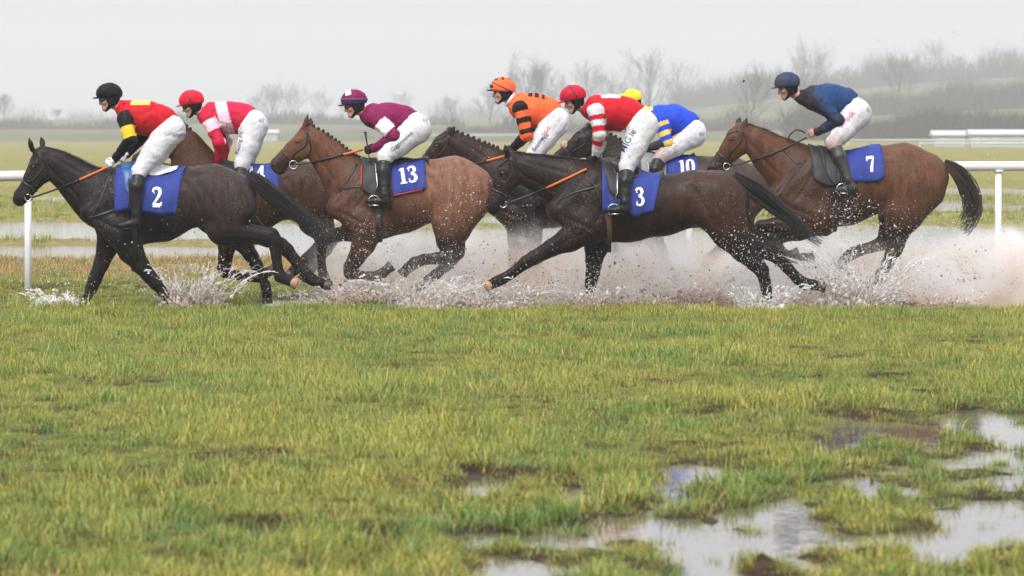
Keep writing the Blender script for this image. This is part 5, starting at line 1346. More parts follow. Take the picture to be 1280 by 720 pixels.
    cutn = u2 + f2 * -.16; cutn /= np.linalg.norm(cutn); c0 = hf(.0, .020)
    rc = ripple(seed + 40, .06)
    def posth(D, X, YY, Z):
        return np.maximum(D + .0022 * rc(X, YY, Z), -((X - c0[0]) * cutn[0] + (Z - c0[2]) * cutn[2]) )
    Vh, Qh = solve(he_, .0075, posth, smooth=1)
    ch = np.tile(np.array(J['cap'], float), (len(Vh), 1)); dh = Vh - hcen; fh_, uh_ = dh @ f2, dh @ u2
    if 'cappaint' in J: J['cappaint'](fh_, uh_, dh[:, 1], ch)
    hm = obj('helmet', Vh, Qh, M_CAP, root, True, ch)
    pk = [ell(hf(.118, .040), (.062, .082, .010), ang_f - .10, k=.01)]
    Vp, Qp = solve(pk, .006, lambda D, X, YY, Z: np.maximum(D, -((X - hf(.085, 0)[0]) * f2[0] + (Z - hf(.085, 0)[2]) * f2[2])), smooth=1)
    if J.get('peak', True): obj('peak', Vp, Qp, M_CAP, hm, True, np.tile(np.array(J.get('peakcol', J['cap']), float), (len(Vp), 1)))
    # strap band round the cap (goggle elastic)
    if J.get('band') is not None:
        bcol, tilt, off, wd_ = J['band']; hb = bvh_of(Vh, Qh); mb = MB()
        bn = (f2 * math.cos(tilt) + u2 * math.sin(tilt)); bt_ = np.cross(bn, np.array([0, 1, 0])); pts, nr = [], []
        for i in range(40):
            a = 2 * math.pi * i / 40; rd = bt_ * math.cos(a) + np.array([0, 1, 0]) * math.sin(a); c = hcen + bn * off
            h = hb.ray_cast(Vector(c + rd * .4), Vector(-rd))
            if h[0] is not None and (np.array(h[0]) - c0) @ cutn > .004: pts.append(np.array(h[0]) + rd * .003); nr.append(rd)
            elif len(pts) > 3:
                ribbon(mb, pts, nr, wd_, .003); pts, nr = [], []
            else: pts, nr = [], []
        if len(pts) > 3: ribbon(mb, pts, nr, wd_, .003)
        if mb.v: mb.build('cap_band', plain('band', bcol, rough=.55, scale=60, var=.1), hm)
    # ear harness: padded straps over ears and jaw
    for sd in (-1, 1):
        pr = [cone(hf(-.045, .025, sd * .078), hf(-.020, -.040, sd * .075), .034, .030, .55, .55, k=.02), cone(hf(.020, .025, sd * .077), hf(-.010, -.045, sd * .075), .024, .026, .5, .5, k=.02),
              cone(hf(-.012, -.045, sd * .072), hf(.045, -.096, sd * .036), .022, .012, .6, .7, k=.02), cone(hf(-.07, .01, sd * .055), hf(-.055, -.045, sd * .050), .036, .030, .7, .7, k=.02)]
        Vs, Qs = solve(pr, .0065, smooth=1); obj('chin_strap', Vs, Qs, M_CAP, hm, True, np.tile(np.array(J.get('strap', BLACKC), float), (len(Vs), 1)))
    mb = MB(); mb.tube([hf(.045, -.098, -.036), hf(.066, -.110, -.015), hf(.066, -.110, .015), hf(.045, -.098, .036)], .010, 7); mb.build('chin_cup', M_BLACK, hm)
    if J.get('goggles'):
        gf_, gu = (.0, .0) if J['goggles'] == 'eyes' else (.03, .075)
        pr = [ell(hf(.070 + gf_, .012 + gu, sd * .034), (.036, .036, .026), ang_f, k=.02) for sd in (-1, 1)] + [cone(hf(.096 + gf_, .014 + gu, -.03), hf(.096 + gf_, .014 + gu, .03), .015, .015, k=.02),
              cone(hf(.070 + gf_, .014 + gu, -.055), hf(-.02, .035 + gu * .3, -.082), .014, .012, k=.01), cone(hf(.070 + gf_, .014 + gu, .055), hf(-.02, .035 + gu * .3, .082), .014, .012, k=.01)]
        Vg, Qg = solve(pr, .006, smooth=1); obj('goggles', Vg, Qg, M_LENS, root, True)
    if J.get('collar'):
        mb = MB(); c_ = [nb * .5 + hf(-.032, -.045) * .5 + (np.cross(nd, np.array([0, 1, 0])) * math.cos(a) * .066 + np.array([0, 1, 0]) * math.sin(a) * .072) for a in np.linspace(0, 2 * math.pi, 25)]
        mb.tube(c_, .021, 8, cap=False); mb.build('collar', plain('collar_cloth', J['collar'], rough=.8, bump=.3, scale=60), root)
    if J.get('whip'):
        a, b = J['whip']; w = empty('whip', Pp(a, -.065), J['whiplabel'], 'whip'); mb = MB(); pa_, pb_ = Pp(a, -.075), Pp(b, -.14)
        mb.tube([pa_ + (pb_ - pa_) * t for t in (0, .06, .1, .5, .9)], [.011, .012, .009, .007, .005], 8); mb.build('shaft', M_BLACK, w)
        mb = MB(); mb.tube([pa_ + (pb_ - pa_) * t for t in (.88, .9, .98, 1.0)], [.004, .012, .014, .010], 8); mb.build('flap', M_BLACK, w)
        mb = MB(); mb.tube([pa_ + (pb_ - pa_) * t for t in (-.03, -.02, .0, .01)], [.010, .017, .017, .010], 10); mb.build('knob', M_BLACK, w)
    return root

def p2(px, py, y, c):
    c[(py < 131) & (px > 164) & (px < 189) & (px + py * .3 > 203) & (px - py * 1.1 < 50)] = (.82, .55, .10)
def p4(px, py, y, c):
    c[(px - .28 * (py - 140) > 272.5) & (px - .28 * (py - 140) < 287) & (abs(y) < .26)] = (.78, .50, .58)
def p5(px, py, y, c):
    for k, x0 in enumerate((663, 671, 679)):
        c[(py < 121 + 1.5 * k) & (abs(px - x0) < (3.2 - .5 * k))] = BLACKC
def p3(px, py, y, c):
    c[(py < 122.5) & (px > 752) & (px < 775)] = (.78, .72, .72)
def p7(px, py, y, c):
    n = fbm(px * .10 + 5, py * .10, 31, 4)
    w = sstep(0.0, 1.0, (1030 - px) / 16 + (n - .5) * 3.4 + .35)[:, None]
    w = np.maximum(w, (((py > 140) & (px < 1052))[:, None]) * .85 * sstep(.25, .55, n)[:, None])
    c += (np.array([.020, .017, .016]) - c) * w * .96
def p10(px, py, y, c):
    c[(px < 816) & (py < 138)] = (.72, .52, .10)
def cp5(f, u, l, c):
    th = np.arctan2(u, f); c[(u > .085) & (np.sin(th * 9) > .35)] = BLACKC
def cp13(f, u, l, c):
    c[(u > .050 - .9 * abs(f - .045)) & (u > .07) & (abs(f - .045) < .03)] = (.75, .70, .74)
    c[(u < .005)] = (.05, .015, .09)
def cp10(f, u, l, c):
    c[(u > .07) & (f > .0) & (f < .05) & (abs(l) < .05)] = (.03, .06, .42)
def cp7(f, u, l, c):
    n = fbm(f * 26 + 9, u * 26 + l * 9, 5, 3); c += (np.array([.05, .045, .05]) - c) * (sstep(.42, .62, n + .3 * (f > .02)) * .7)[:, None]

JOCKEYS = {
 'h2': dict(label='jockey in red and black with yellow armband and black helmet, leading at the left', head=(137.5,124.5), pitch=10, neck=(153,135), silk=RED, cap=(.005,.005,.006),
   torso=[(164,142,16.5),(184,148,20.5),(201,152,19),(211,159,17)], arm=[(157,148),(166,174),(144,199),(136,205)], hip=(212,163,17.5), knee=(177,214), shin=[(174,233),(174,266),(175,277),(153,281)],
   waist=[(219,147),(186,174)], sleeve=[(-.4,.42,BLACKC),(.42,.95,(.75,.47,.02)),(.95,2.5,BLACKC)], paint=p2, goggles='eyes', glove=(.78,.78,.80), far=(4,-2), farhand=(14,-6), elw=.235,
   print=[('Simply', (217.5,171), .12, 5.6, M_BLUEPRINT)], whip=((137,200),(149,244)), whiplabel='black whip held upright by the leading jockey in red and black', shiny=False),
 'h4': dict(label='jockey in crimson with a pale pink band and crimson helmet, second from the left', head=(241,132.5), pitch=16, neck=(256,144), silk=(.47,.008,.042), cap=(.55,.008,.03),
   torso=[(264,144,16),(285,147,19),(303,149,18.5),(315,154,17)], arm=[(260,148),(276,178),(274,202),(271,209)], hip=(317,157,16.5), knee=(304,206), shin=[(302,222),(303,252),(305,263),(284,267)],
   waist=[(319,137),(298,167)], sleeve=[(.1,.52,(.80,.55,.62))], paint=p4, band=((.02,.02,.02),-.25,.005,.012), goggles='eyes', far=(3,-2), print=[('Racing FX', (300,193), 1.36, 7.2, M_NAVYPRINT),('SIS', (325,153), .1, 5.5, M_BLUEPRINT)],
   bare=False, glove=(.03,.01,.012)),
 'h13': dict(label='jockey in maroon with white armband on the number 13 horse', head=(444,132.5), pitch=14, neck=(458,143), silk=(.17,.005,.060), cap=(.15,.006,.05),
   torso=[(467,145,15.5),(487,148,18),(504,151,18),(517,157,16.5)], arm=[(467,148),(493,170),(468,186),(459,188)], hip=(520,161,17.5), knee=(482,196), shin=[(480,214),(482,243),(484,251),(461,251)],
   waist=[(523,138),(496,166)], sleeve=[(.28,.78,(.76,.75,.78))], cappaint=cp13, peakcol=(.02,.012,.03), band=((.06,.07,.16),-1.33,-.012,.018), goggles='eyes',
   print=[('Gigginstown', (491,190), .72, 7.0, M_NAVYPRINT),('SIS', (528,151), -.3, 6, M_BLUEPRINT)], whip=((457,166),(463,203)), whiplabel='short whip upright in the black glove of the maroon jockey'),
 'h5': dict(label='jockey in orange with black hooped sleeves and orange helmet', head=(629,116.5), pitch=4, neck=(643,128), silk=(.80,.115,.03), cap=(.85,.125,.03),
   torso=[(652,133,16.5),(668,138,20.5),(684,142,19),(693,149,17)], arm=[(650,136),(658,168),(643,183),(634,190)], hip=(693,153,17), knee=(667,193), shin=[(668,212),(670,240),(672,250),(652,252)],
   waist=[(701,135),(668,162)], sleeve=[(-.3,.12,BLACKC),(.36,.58,BLACKC),(.80,1.0,BLACKC),(1.22,2.6,BLACKC)], paint=p5, cappaint=cp5, peak=True, peakcol=(.02,.02,.02), band=((.10,.06,.12),-1.05,-.004,.013), goggles='cap', collar=(.62,.62,.66), far=(4,-2),
   print=[('Bective', (668,190), .95, 7.5, M_NAVYPRINT),('Stud', (680,171), .95, 7.5, M_REDPRINT),('Tea', (679.5,178), .95, 7.5, M_NAVYPRINT)]),
 'h3': dict(label='jockey in red with red and white hooped sleeves on the number 3 horse', head=(718.5,127), pitch=20, neck=(733,137), silk=RED, cap=(.42,.008,.025),
   torso=[(746,136,17),(766,141,21.5),(784,144,20.5),(797,150,18)], arm=[(744,139),(749,167),(744,195),(735,205)], hip=(803,157,18), knee=(783,208), shin=[(781,226),(780,252),(781,261),(759,262)],
   waist=[(804,134),(775,166)], sleeve=[(-.3,.20,WHITE),(.20,.42,RED),(.42,.68,WHITE),(.68,.94,RED),(.94,1.22,WHITE),(1.22,1.46,RED),(1.46,2.6,WHITE)], paint=p3, band=((.015,.012,.012),-.2,-.02,.012), goggles=None, far=(4,-2),
   print=[('MIG.ie', (779.5,191), 1.06, 11.5, M_NAVYPRINT)]),
 'h10': dict(label='jockey in blue with yellow hooped sleeves and yellow cap', head=(791,131), pitch=30, neck=(807,142), silk=(.012,.055,.47), cap=(.72,.50,.03),
   torso=[(824,147,15.5),(842,151,19.5),(857,157,18),(865,163,16)], arm=[(823,150),(834,178),(813,184),(804,188)], hip=(865,167,16), knee=(825,195), shin=[(818,212),(821,238),(823,246),(802,248)],
   waist=[(871,151),(841,178)], sleeve=[(.12,.30,(.70,.50,.10)),(.52,.72,(.70,.50,.10)),(.93,1.05,(.70,.50,.10)),(1.05,2.6,(.03,.025,.04))], paint=p10, cappaint=cp10, muddyknee=True, goggles=None, print=[('SIS', (873,170), .1, 5.5, M_BLUEPRINT)]),
 'h7': dict(label='jockey in navy with a mud covered sleeve on the number 7 horse at the right', head=(985.5,110.5), pitch=14, neck=(1003,122), silk=(.010,.040,.125), cap=(.010,.035,.10),
   torso=[(1018,123,16),(1036,125,19.5),(1054,129,18.5),(1066,136,16.5)], arm=[(1019,127),(1046,151),(1021,165),(1010,168)], hip=(1070,142,17), knee=(1040,179), shin=[(1047,196),(1057,224),(1062,234),(1044,237)],
   waist=[(1076,116),(1046,147)], paint=p7, cappaint=cp7, goggles=None, bare=True, muddyknee=True, vox=.0085, skin=(.38,.20,.15), boot=(.03,.028,.027), far=(3,-1), print=[('simpsk', (1049.5,160), .80, 9.2, M_REDPRINT),('SIS', (1080,138), -.5, 5.5, M_BLUEPRINT)], collar=None),
}
BV = {}
for key in ('h10', 'h5', 'h4', 'h7', 'h13', 'h3', 'h2'):
    root, BV[key] = build_horse(HORSES[key])
    J = JOCKEYS[key]; J['Y'] = HORSES[key]['Y']; J['bvh'] = BV[key]
    build_jockey(J)
# ================================================================ flying water: mist, droplets, ligaments and crowns thrown up by the hooves
def spray_mat(name, tl=.48, rough=.25):
    m, n, b = new_mat(name); L = n.links
    at = n.nodes.new('ShaderNodeVertexColor'); at.layer_name = 'tint'; L.new(at.outputs['Color'], b.inputs['Base Color']); b.inputs['Roughness'].default_value = rough; b.inputs['Specular IOR Level'].default_value = .5
    tr = n.nodes.new('ShaderNodeBsdfTranslucent'); L.new(at.outputs['Color'], tr.inputs['Color']); ms = n.nodes.new('ShaderNodeMixShader'); ms.inputs[0].default_value = tl
    L.new(b.outputs[0], ms.inputs[1]); L.new(tr.outputs[0], ms.inputs[2]); L.new(ms.outputs[0], n.nodes['Material Output'].inputs['Surface']); return m
SM = spray_mat('churned_water')
FOAM, SILT, MUD = np.array([.95, .94, .93]), np.array([.56, .41, .31]), np.array([.20, .13, .085])
def blobs(name, Pc, R, axis, stretch, tint, label):
    """small drawn-out drops: stretched octahedra along their path"""
    n = len(Pc); a = axis / (np.linalg.norm(axis, axis=1)[:, None] + 1e-9); ref = np.where(np.abs(a[:, 1:2]) < .8, np.array([[0, 1.0, 0]]), np.array([[1.0, 0, 0]]))
    u = np.cross(a, ref); u /= np.linalg.norm(u, axis=1)[:, None] + 1e-9; w = np.cross(a, u); R = R[:, None] * 1.25; s_ = stretch[:, None]
    V = np.stack([Pc + a * R * s_, Pc - a * R * .6 + u * R, Pc - a * R * .6 + (-.5 * u + .866 * w) * R, Pc - a * R * .6 - (.5 * u + .866 * w) * R], 1).reshape(-1, 3)
    f = np.array([(0, 1, 2), (0, 2, 3), (0, 3, 1), (3, 2, 1)]); Fs = (np.arange(n)[:, None, None] * 4 + f[None]).reshape(-1, 3)
    o = obj(name, V, Fs, SM, None, True, np.repeat(tint, 4, 0)); tag(o, label, 'splash', None, 'stuff'); return o
def ballistic(r, n, org, spread, v0, ang, fan, tmax, size, silt):
    """positions of drops thrown from a hoof: org metres, mean angle in the x-z plane, fan in degrees"""
    a = np.radians(ang + r.normal(size=n) * fan); v = v0 * np.clip(r.gamma(4, .25, n), .15, 1.6); vy = r.normal(size=n) * v0 * .28
    t = tmax * r.random(n) ** .8; o = org + r.normal(size=(n, 3)) * np.array(spread)
    vx, vz = v * np.cos(a), np.abs(v * np.sin(a)); Pp_ = o + np.stack([vx * t, vy * t, vz * t - 4.9 * t * t], 1); ax = np.stack([vx, vy, vz - 9.8 * t], 1)
    R = size * .85 * np.clip(r.lognormal(-.35, .65, n), .2, 3.6); tint = FOAM + (SILT - FOAM) * np.clip(silt + r.normal(size=n) * .25 + .25 * (R > size * 1.5), 0, 1)[:, None]
    k = Pp_[:, 2] > WATER + .005; return Pp_[k], R[k], ax[k], tint[k]
def gather(rows): return [np.concatenate(q) for q in zip(*rows)]
rs_ = np.random.default_rng(99)
# (photo x, depth, count, mean angle, fan, speed, drop size, siltiness) - one per hoof that strikes the flood
HITS = [(85,-.05,900,150,26,2.4,.0050,.05),(415,.6,5000,80,38,2.6,.0042,.35),(450,.5,9000,92,36,3.3,.0042,.45),(485,.9,8000,80,34,3.6,.0042,.3),(520,.4,9000,90,40,2.9,.0045,.2),(560,.6,8000,95,40,3.4,.0045,.15),(610,.5,9000,70,36,3.3,.0042,.3),(600,-.1,2600,120,30,3.2,.0042,.6),
        (640,2.2,8000,90,40,3.6,.0042,.3),(680,2.4,7000,90,36,3.8,.0042,.3),(665,-.1,2600,60,35,2.4,.0045,.45),(735,-.05,7000,90,40,2.6,.0042,.4),(775,2.8,7000,80,38,3.5,.0042,.35),(830,2.9,8000,90,38,3.6,.0042,.4),(880,2.4,7000,90,40,3.6,.0042,.35),
        (915,1.5,7000,85,38,3.4,.0042,.3),(958,-.15,5200,88,34,2.7,.0048,.15),(1000,.6,7000,80,36,3.2,.0042,.35),(1040,-.1,5000,60,34,3.3,.0045,.5),(1080,.5,9500,85,36,3.6,.0050,.12),(1115,.4,6000,70,34,3.2,.0045,.3),(1180,1.0,8000,70,38,3.6,.0040,.45),(1245,1.2,7000,75,40,3.7,.0040,.45),(1310,1.3,5000,80,40,3.6,.0040,.45)]
rows = []
for (px, Y, n, ang, fan, v0, size, silt) in HITS:
    rows.append(ballistic(rs_, int(n * .8), np.array([X_of(px, Y), Y, WATER + .02]), (.16, .16, .02), v0 * .82, ang, fan, .58, size * .56, silt))
a, b, c, d = gather(rows)
blobs('water_spray', a, b, c, 1.2 + 2.6 * np.clip(np.linalg.norm(c, axis=1) / 4, 0, 1.5), d, 'droplets of brown flood water thrown up along the track by all the horses')
# flecks and clods carried higher, in front of flanks and bellies
rows = []
for (px, py, Y, n, sx, sy, size, silt) in [q_[:3] + (max(5, int(q_[3] * .7)),) + q_[4:] for q_ in [(592,252,-.0,240,17,17,.0050,.0),(560,268,-.05,170,22,14,.0050,.1),(455,290,.1,260,14,10,.0048,.1),(915,312,-.35,420,18,16,.0055,.0),(940,325,-.35,240,14,18,.0055,.0),(1055,262,.4,360,16,18,.0058,.0),(1075,270,.4,200,24,14,.0045,.1),(645,300,1.4,260,18,18,.005,.1),(740,360,-.3,300,9,14,.007,.0),(1062,312,.5,200,8,8,.008,.0),(395,300,-.1,160,30,18,.0045,.2),(360,275,1.2,120,30,14,.004,.3),
        (560,190,.2,60,60,30,.004,.1),(640,330,-.2,90,30,22,.0085,1.7),(690,348,-.25,140,26,14,.009,1.6),(600,345,-.2,160,26,18,.009,1.55),(1040,348,-.2,320,22,14,.010,1.25),(455,362,-.1,320,26,12,.010,1.2),(790,350,.2,260,40,16,.010,1.3),(1180,345,.4,220,50,18,.009,1.3),(250,372,-.15,200,26,10,.009,1.1),(1225,215,.3,70,26,40,.005,.2),(820,300,2.6,500,14,20,.007,.1),(1120,120,1.5,5,120,50,.012,1.9)]]:
    q = np.stack([px + rs_.normal(size=n) * sx, py + rs_.normal(size=n) * sy], 1); s_ = sc(Y)
    Pq = np.stack([(q[:, 0] - 640) / s_, Y + rs_.normal(size=n) * .08 - .02, CAM_H - (q[:, 1] - HORIZON) / s_], 1); k = Pq[:, 2] > WATER; n2 = int(k.sum())
    base = FOAM + (SILT - FOAM) * min(silt, 1) if silt <= 1 else SILT + (MUD * .45 - SILT) * (silt - .9)
    rows.append((Pq[k], size * .62 * np.clip(rs_.lognormal(-.3, .55, n2), .3, 2.6), rs_.normal(size=(n2, 3)), np.tile(np.clip(base, .015, 1), (n2, 1))))
a, b, c, d = gather(rows)
blobs('water_flecks', a, b, c, 1 + rs_.random(len(a)) * .8, d, 'bright flecks of water and dark clods flying past the flanks of the horses')

def crown(px, Y, rx, ry, hgt, n, lean, silt, label, seed, fan=1.0, mass=700, R0=.0075):
    """a splash crown: a churned heap at the foot, sheets and threads of water breaking into beads above it"""
    r = np.random.default_rng(seed); x0 = X_of(px, Y); V, Fs, T = [], [], []
    def tube(pts, rad, tint):
        n0 = len(V); m = len(pts)
        for i in range(m):
            t = pts[min(i + 1, m - 1)] - pts[max(i - 1, 0)]; t = t / (np.linalg.norm(t) + 1e-9); u = np.cross(t, [0, 1, 0]); u /= np.linalg.norm(u) + 1e-9; w = np.cross(u, t)
            for k in range(4):
                V.append(pts[i] + rad[i] * (math.cos(k * 1.571) * u + math.sin(k * 1.571) * w)); T.append(tint)
        for i in range(m - 1):
            for k in range(4): a, b = n0 + i * 4 + k, n0 + i * 4 + (k + 1) % 4; Fs.append((a, b, b + 4, a + 4))
    for i in range(n):
        az = r.uniform(0, 6.28); q = math.sqrt(r.random()) * .9 + .1; o = np.array([x0 + rx * q * math.cos(az), Y + ry * q * math.sin(az), WATER + r.uniform(0, .05)])
        el = math.radians(r.uniform(38, 86)); vz = math.sqrt(2 * 9.8 * hgt * r.uniform(.15, 1.1)); vh = vz / math.tan(el) * fan * .62
        v = np.array([vh * math.cos(az) + lean * r.uniform(.4, 1.2), vh * math.sin(az) * .8, vz]); t1 = r.uniform(.25, 1.0) * vz / 9.8 * 1.25; t0 = t1 * r.uniform(.45, .9); m = 7
        pts = []; rad = []; R = R0 * r.lognormal(-.3, .5); wob = r.normal(size=3) * .010
        for k in range(m):
            t = t0 + (t1 - t0) * k / (m - 1); pts.append(o + v * t + np.array([0, 0, -4.9 * t * t]) + wob * math.sin(k * 1.7 + i)); rad.append(max(R * (1 - .7 * k / (m - 1)) * (1 + .6 * math.sin(k * 2.4 + i)), .0015))
        if min(p[2] for p in pts) < WATER - .01: continue
        f = np.clip(silt * (1.25 - 1.2 * pts[-1][2] / hgt) + r.normal() * .14, 0, 1); tube(pts, rad, FOAM + (SILT - FOAM) * f)
    V0, F0, T0 = (np.array(V), np.array(Fs), np.array(T)) if V else (np.zeros((0, 3)), np.zeros((0, 4), int), np.zeros((0, 3)))
    # heap of churned lumps
    k = mass; az = r.uniform(0, 6.28, k); q = np.sqrt(r.random(k)); ux = q * np.cos(az)
    prof = (vnoise(ux * 4 + seed * 7, q * 0 + seed, seed) * .75 + vnoise(ux * 11 + seed * 3, q * 1.5, seed + 5) * .55) * (1 - .75 * q ** 3)          # ragged peaks
    hh = hgt * np.clip(prof, .08, 1.2) * r.random(k) ** 1.5
    Pc = np.stack([x0 + rx * 1.05 * ux * (1 + .5 * fan * hh / hgt) + lean * .5 * hh, Y + ry * q * np.sin(az), WATER + .005 + hh], 1); R = .0125 * r.lognormal(-.2, .5, k) * (1.15 - .75 * np.clip(hh / hgt, 0, 1)); ax = np.stack([ux * .9 + lean, np.sin(az) * .4, .6 + r.random(k)], 1) + r.normal(size=(k, 3)) * .4
    a = ax / np.linalg.norm(ax, axis=1)[:, None]; u = np.cross(a, [0, 1, 0]); u /= np.linalg.norm(u, axis=1)[:, None] + 1e-9; w = np.cross(a, u)
    rk = R[:, None] * (1 + .25 * r.normal(size=(k, 1)))
    Vb = np.stack([Pc + a * R[:, None] * 1.9, Pc - a * R[:, None] * 1.6, Pc + u * rk, Pc + w * rk * 1.1, Pc - u * rk * .9, Pc - w * rk], 1).reshape(-1, 3)
    Fb = (np.arange(k)[:, None, None] * 6 + np.array([(0, 2, 3, 3), (0, 3, 4, 4), (0, 4, 5, 5), (0, 5, 2, 2), (1, 3, 2, 2), (1, 4, 3, 3), (1, 5, 4, 4), (1, 2, 5, 5)])[None]).reshape(-1, 4)
    Fl = [tuple(q) for q in (F0 if len(F0) else [])] + [tuple(q[:3]) for q in (Fb + len(V0))]; f = np.clip(silt * (1.5 - 1.6 * hh / hgt) + r.normal(size=k) * .2, 0, 1); Tb = FOAM + (SILT - FOAM) * f[:, None]
    V = np.concatenate([V0, Vb]); T = np.concatenate([T0, np.repeat(Tb, 6, 0)])
    o = obj('water_splash', V, Fl, SM, None, True, T); tag(o, label, 'splash', None, 'stuff')
    rows = [ballistic(r, int(n * 4), np.array([x0, Y, WATER + .05]), (rx * .5, ry * .5, .04), math.sqrt(2 * 9.8 * hgt) * .9, 90 - lean * 12, 30 * fan, .5, .0042, silt * .3)]
    return o, rows[0]
CR = [crown(240,-.05,.30,.22,.46,380,.1,.55,'tall white crown of water behind the leading horse\'s near foreleg',1,1.1,2600),
      crown(78,-.1,.22,.12,.20,170,-.6,.05,'low white splash at the far foreleg of the leading horse',2,1.2,700),
      crown(455,.1,.36,.3,.30,260,-.2,1.0,'brown splash in front of the number 13 horse',3,1.0,1500), crown(530,.1,.42,.3,.34,420,.2,.35,'broad pale splash below the number 13 horse\'s belly',4,1.1,2600),
      crown(625,-.1,.34,.2,.30,260,.1,.5,'splash under the outstretched hoof of the number 3 horse',5,1.2,1400), crown(735,-.1,.24,.2,.26,160,.0,.8,'silty splash round the far foreleg of the number 3 horse',6,1.0,900),
      crown(955,-.2,.22,.18,.26,300,.1,.1,'white splash at the hind feet of the number 3 horse',7,1.0,1300), crown(1078,.2,.38,.26,.56,400,.15,.35,'tall splash of white water and silt under the number 7 horse\'s hind feet',8,1.0,3000),
      crown(870,.6,.40,.35,.30,240,.0,.9,'silty splash between the number 3 horse\'s belly and hind legs',9,1.0,1400),
      crown(690,.2,.5,.3,.22,120,.1,.8,'low churned water between the forelegs of the number 3 horse',10,1.0,1200), crown(810,.3,.5,.3,.20,100,.1,1.0,'low churned brown water under the number 3 horse\'s belly',11,1.0,1200), crown(1015,.2,.4,.3,.26,160,.1,.7,'churned water between the number 3 horse\'s hind feet and the tall splash',12,1.0,1200), crown(1165,.3,.5,.3,.18,80,.1,1.0,'low brown churned water at the right behind the last horse',13,1.0,1000), crown(405,.2,.3,.25,.20,120,-.1,.4,'small pale splash at the left end of the spray',14,1.0,800)]
a, b, c, d = gather([q[1] for q in CR]); blobs('splash_droplets', a, b, c, 1 + rs_.random(len(a)), d, 'beads of white water flying off the splash crowns')

# the soft brown mist hanging along the track
mx0, mx1 = X_of(372, 2), X_of(1420, 2)
mb = MB(); mb.box(((mx0 + mx1) / 2, 2.05, .60), ((mx1 - mx0) / 2, 2.25, .655)); ms_ = mb.build('water_mist', None, None, False); tag(ms_, 'soft brownish mist of spray hanging along the track behind the legs', 'mist', None, 'stuff')
m = bpy.data.materials.new('spray_mist'); m.use_nodes = True; n = m.node_tree; n.nodes.remove(n.nodes['Principled BSDF']); L = n.links
pv = n.nodes.new('ShaderNodeVolumePrincipled'); pv.inputs['Anisotropy'].default_value = .1
geo = n.nodes.new('ShaderNodeNewGeometry'); sp = n.nodes.new('ShaderNodeSeparateXYZ'); L.new(geo.outputs['Position'], sp.inputs[0])
def nz(scale, det, st):
    mp = n.nodes.new('ShaderNodeMapping'); mp.inputs['Scale'].default_value = st; L.new(geo.outputs['Position'], mp.inputs['Vector']); z = n.nodes.new('ShaderNodeTexNoise'); z.inputs['Scale'].default_value = scale; z.inputs['Detail'].default_value = det; L.new(mp.outputs[0], z.inputs['Vector']); return z.outputs['Fac']
def mth(op, a, b=None, c=None):
    q = n.nodes.new('ShaderNodeMath'); q.operation = op
    for i, v in enumerate((a, b, c)):
        if v is None: continue
        if isinstance(v, (int, float)): q.inputs[i].default_value = v
        else: L.new(v, q.inputs[i])
    return q.outputs[0]
def rg(v, a, b, lo, hi):
    q = n.nodes.new('ShaderNodeMapRange'); q.interpolation_type = 'SMOOTHSTEP'
    for i, t in enumerate((a, b, lo, hi)): q.inputs[i + 1].default_value = t
    L.new(v, q.inputs[0]); return q.outputs[0]
plume = nz(1.0, 4, (1, .35, .25)); puff = nz(2.6, 6, (1, .7, .9))
fine = nz(9.0, 4, (1, .8, .9)); tintn = nz(1.6, 3, (1, .5, 1))
cr = n.nodes.new('ShaderNodeMix'); cr.data_type = 'RGBA'; cr.inputs[6].default_value = (.97, .935, .91, 1); cr.inputs[7].default_value = (.88, .73, .61, 1); L.new(rg(mth('MULTIPLY_ADD', sp.outputs['Z'], -.25, tintn), .38, .56, 0, 1), cr.inputs[0]); L.new(cr.outputs[2], pv.inputs['Color'])
topz = mth('MULTIPLY_ADD', plume, 1.35, .14)                                    # how high the plume stands here
rel = mth('DIVIDE', sp.outputs['Z'], topz); fall = rg(rel, .12, 1.0, 1.0, 0.0)
endL = rg(sp.outputs['X'], mx0 + .05, mx0 + .9, 0, 1); endY = mth('MULTIPLY', rg(sp.outputs['Y'], .0, 1.5, .0, 1), rg(sp.outputs['Y'], 3.2, 4.3, 1, 0))
dn = mth('MULTIPLY', mth('MULTIPLY', fall, mth('MULTIPLY', rg(puff, .38, .64, .12, 2.3), rg(fine, .36, .62, .35, 1.7))), mth('MULTIPLY', endL, endY))
L.new(mth('MULTIPLY', dn, 2.3), pv.inputs['Density']); L.new(pv.outputs[0], n.nodes['Material Output'].inputs['Volume']); ms_.data.materials.append(m)
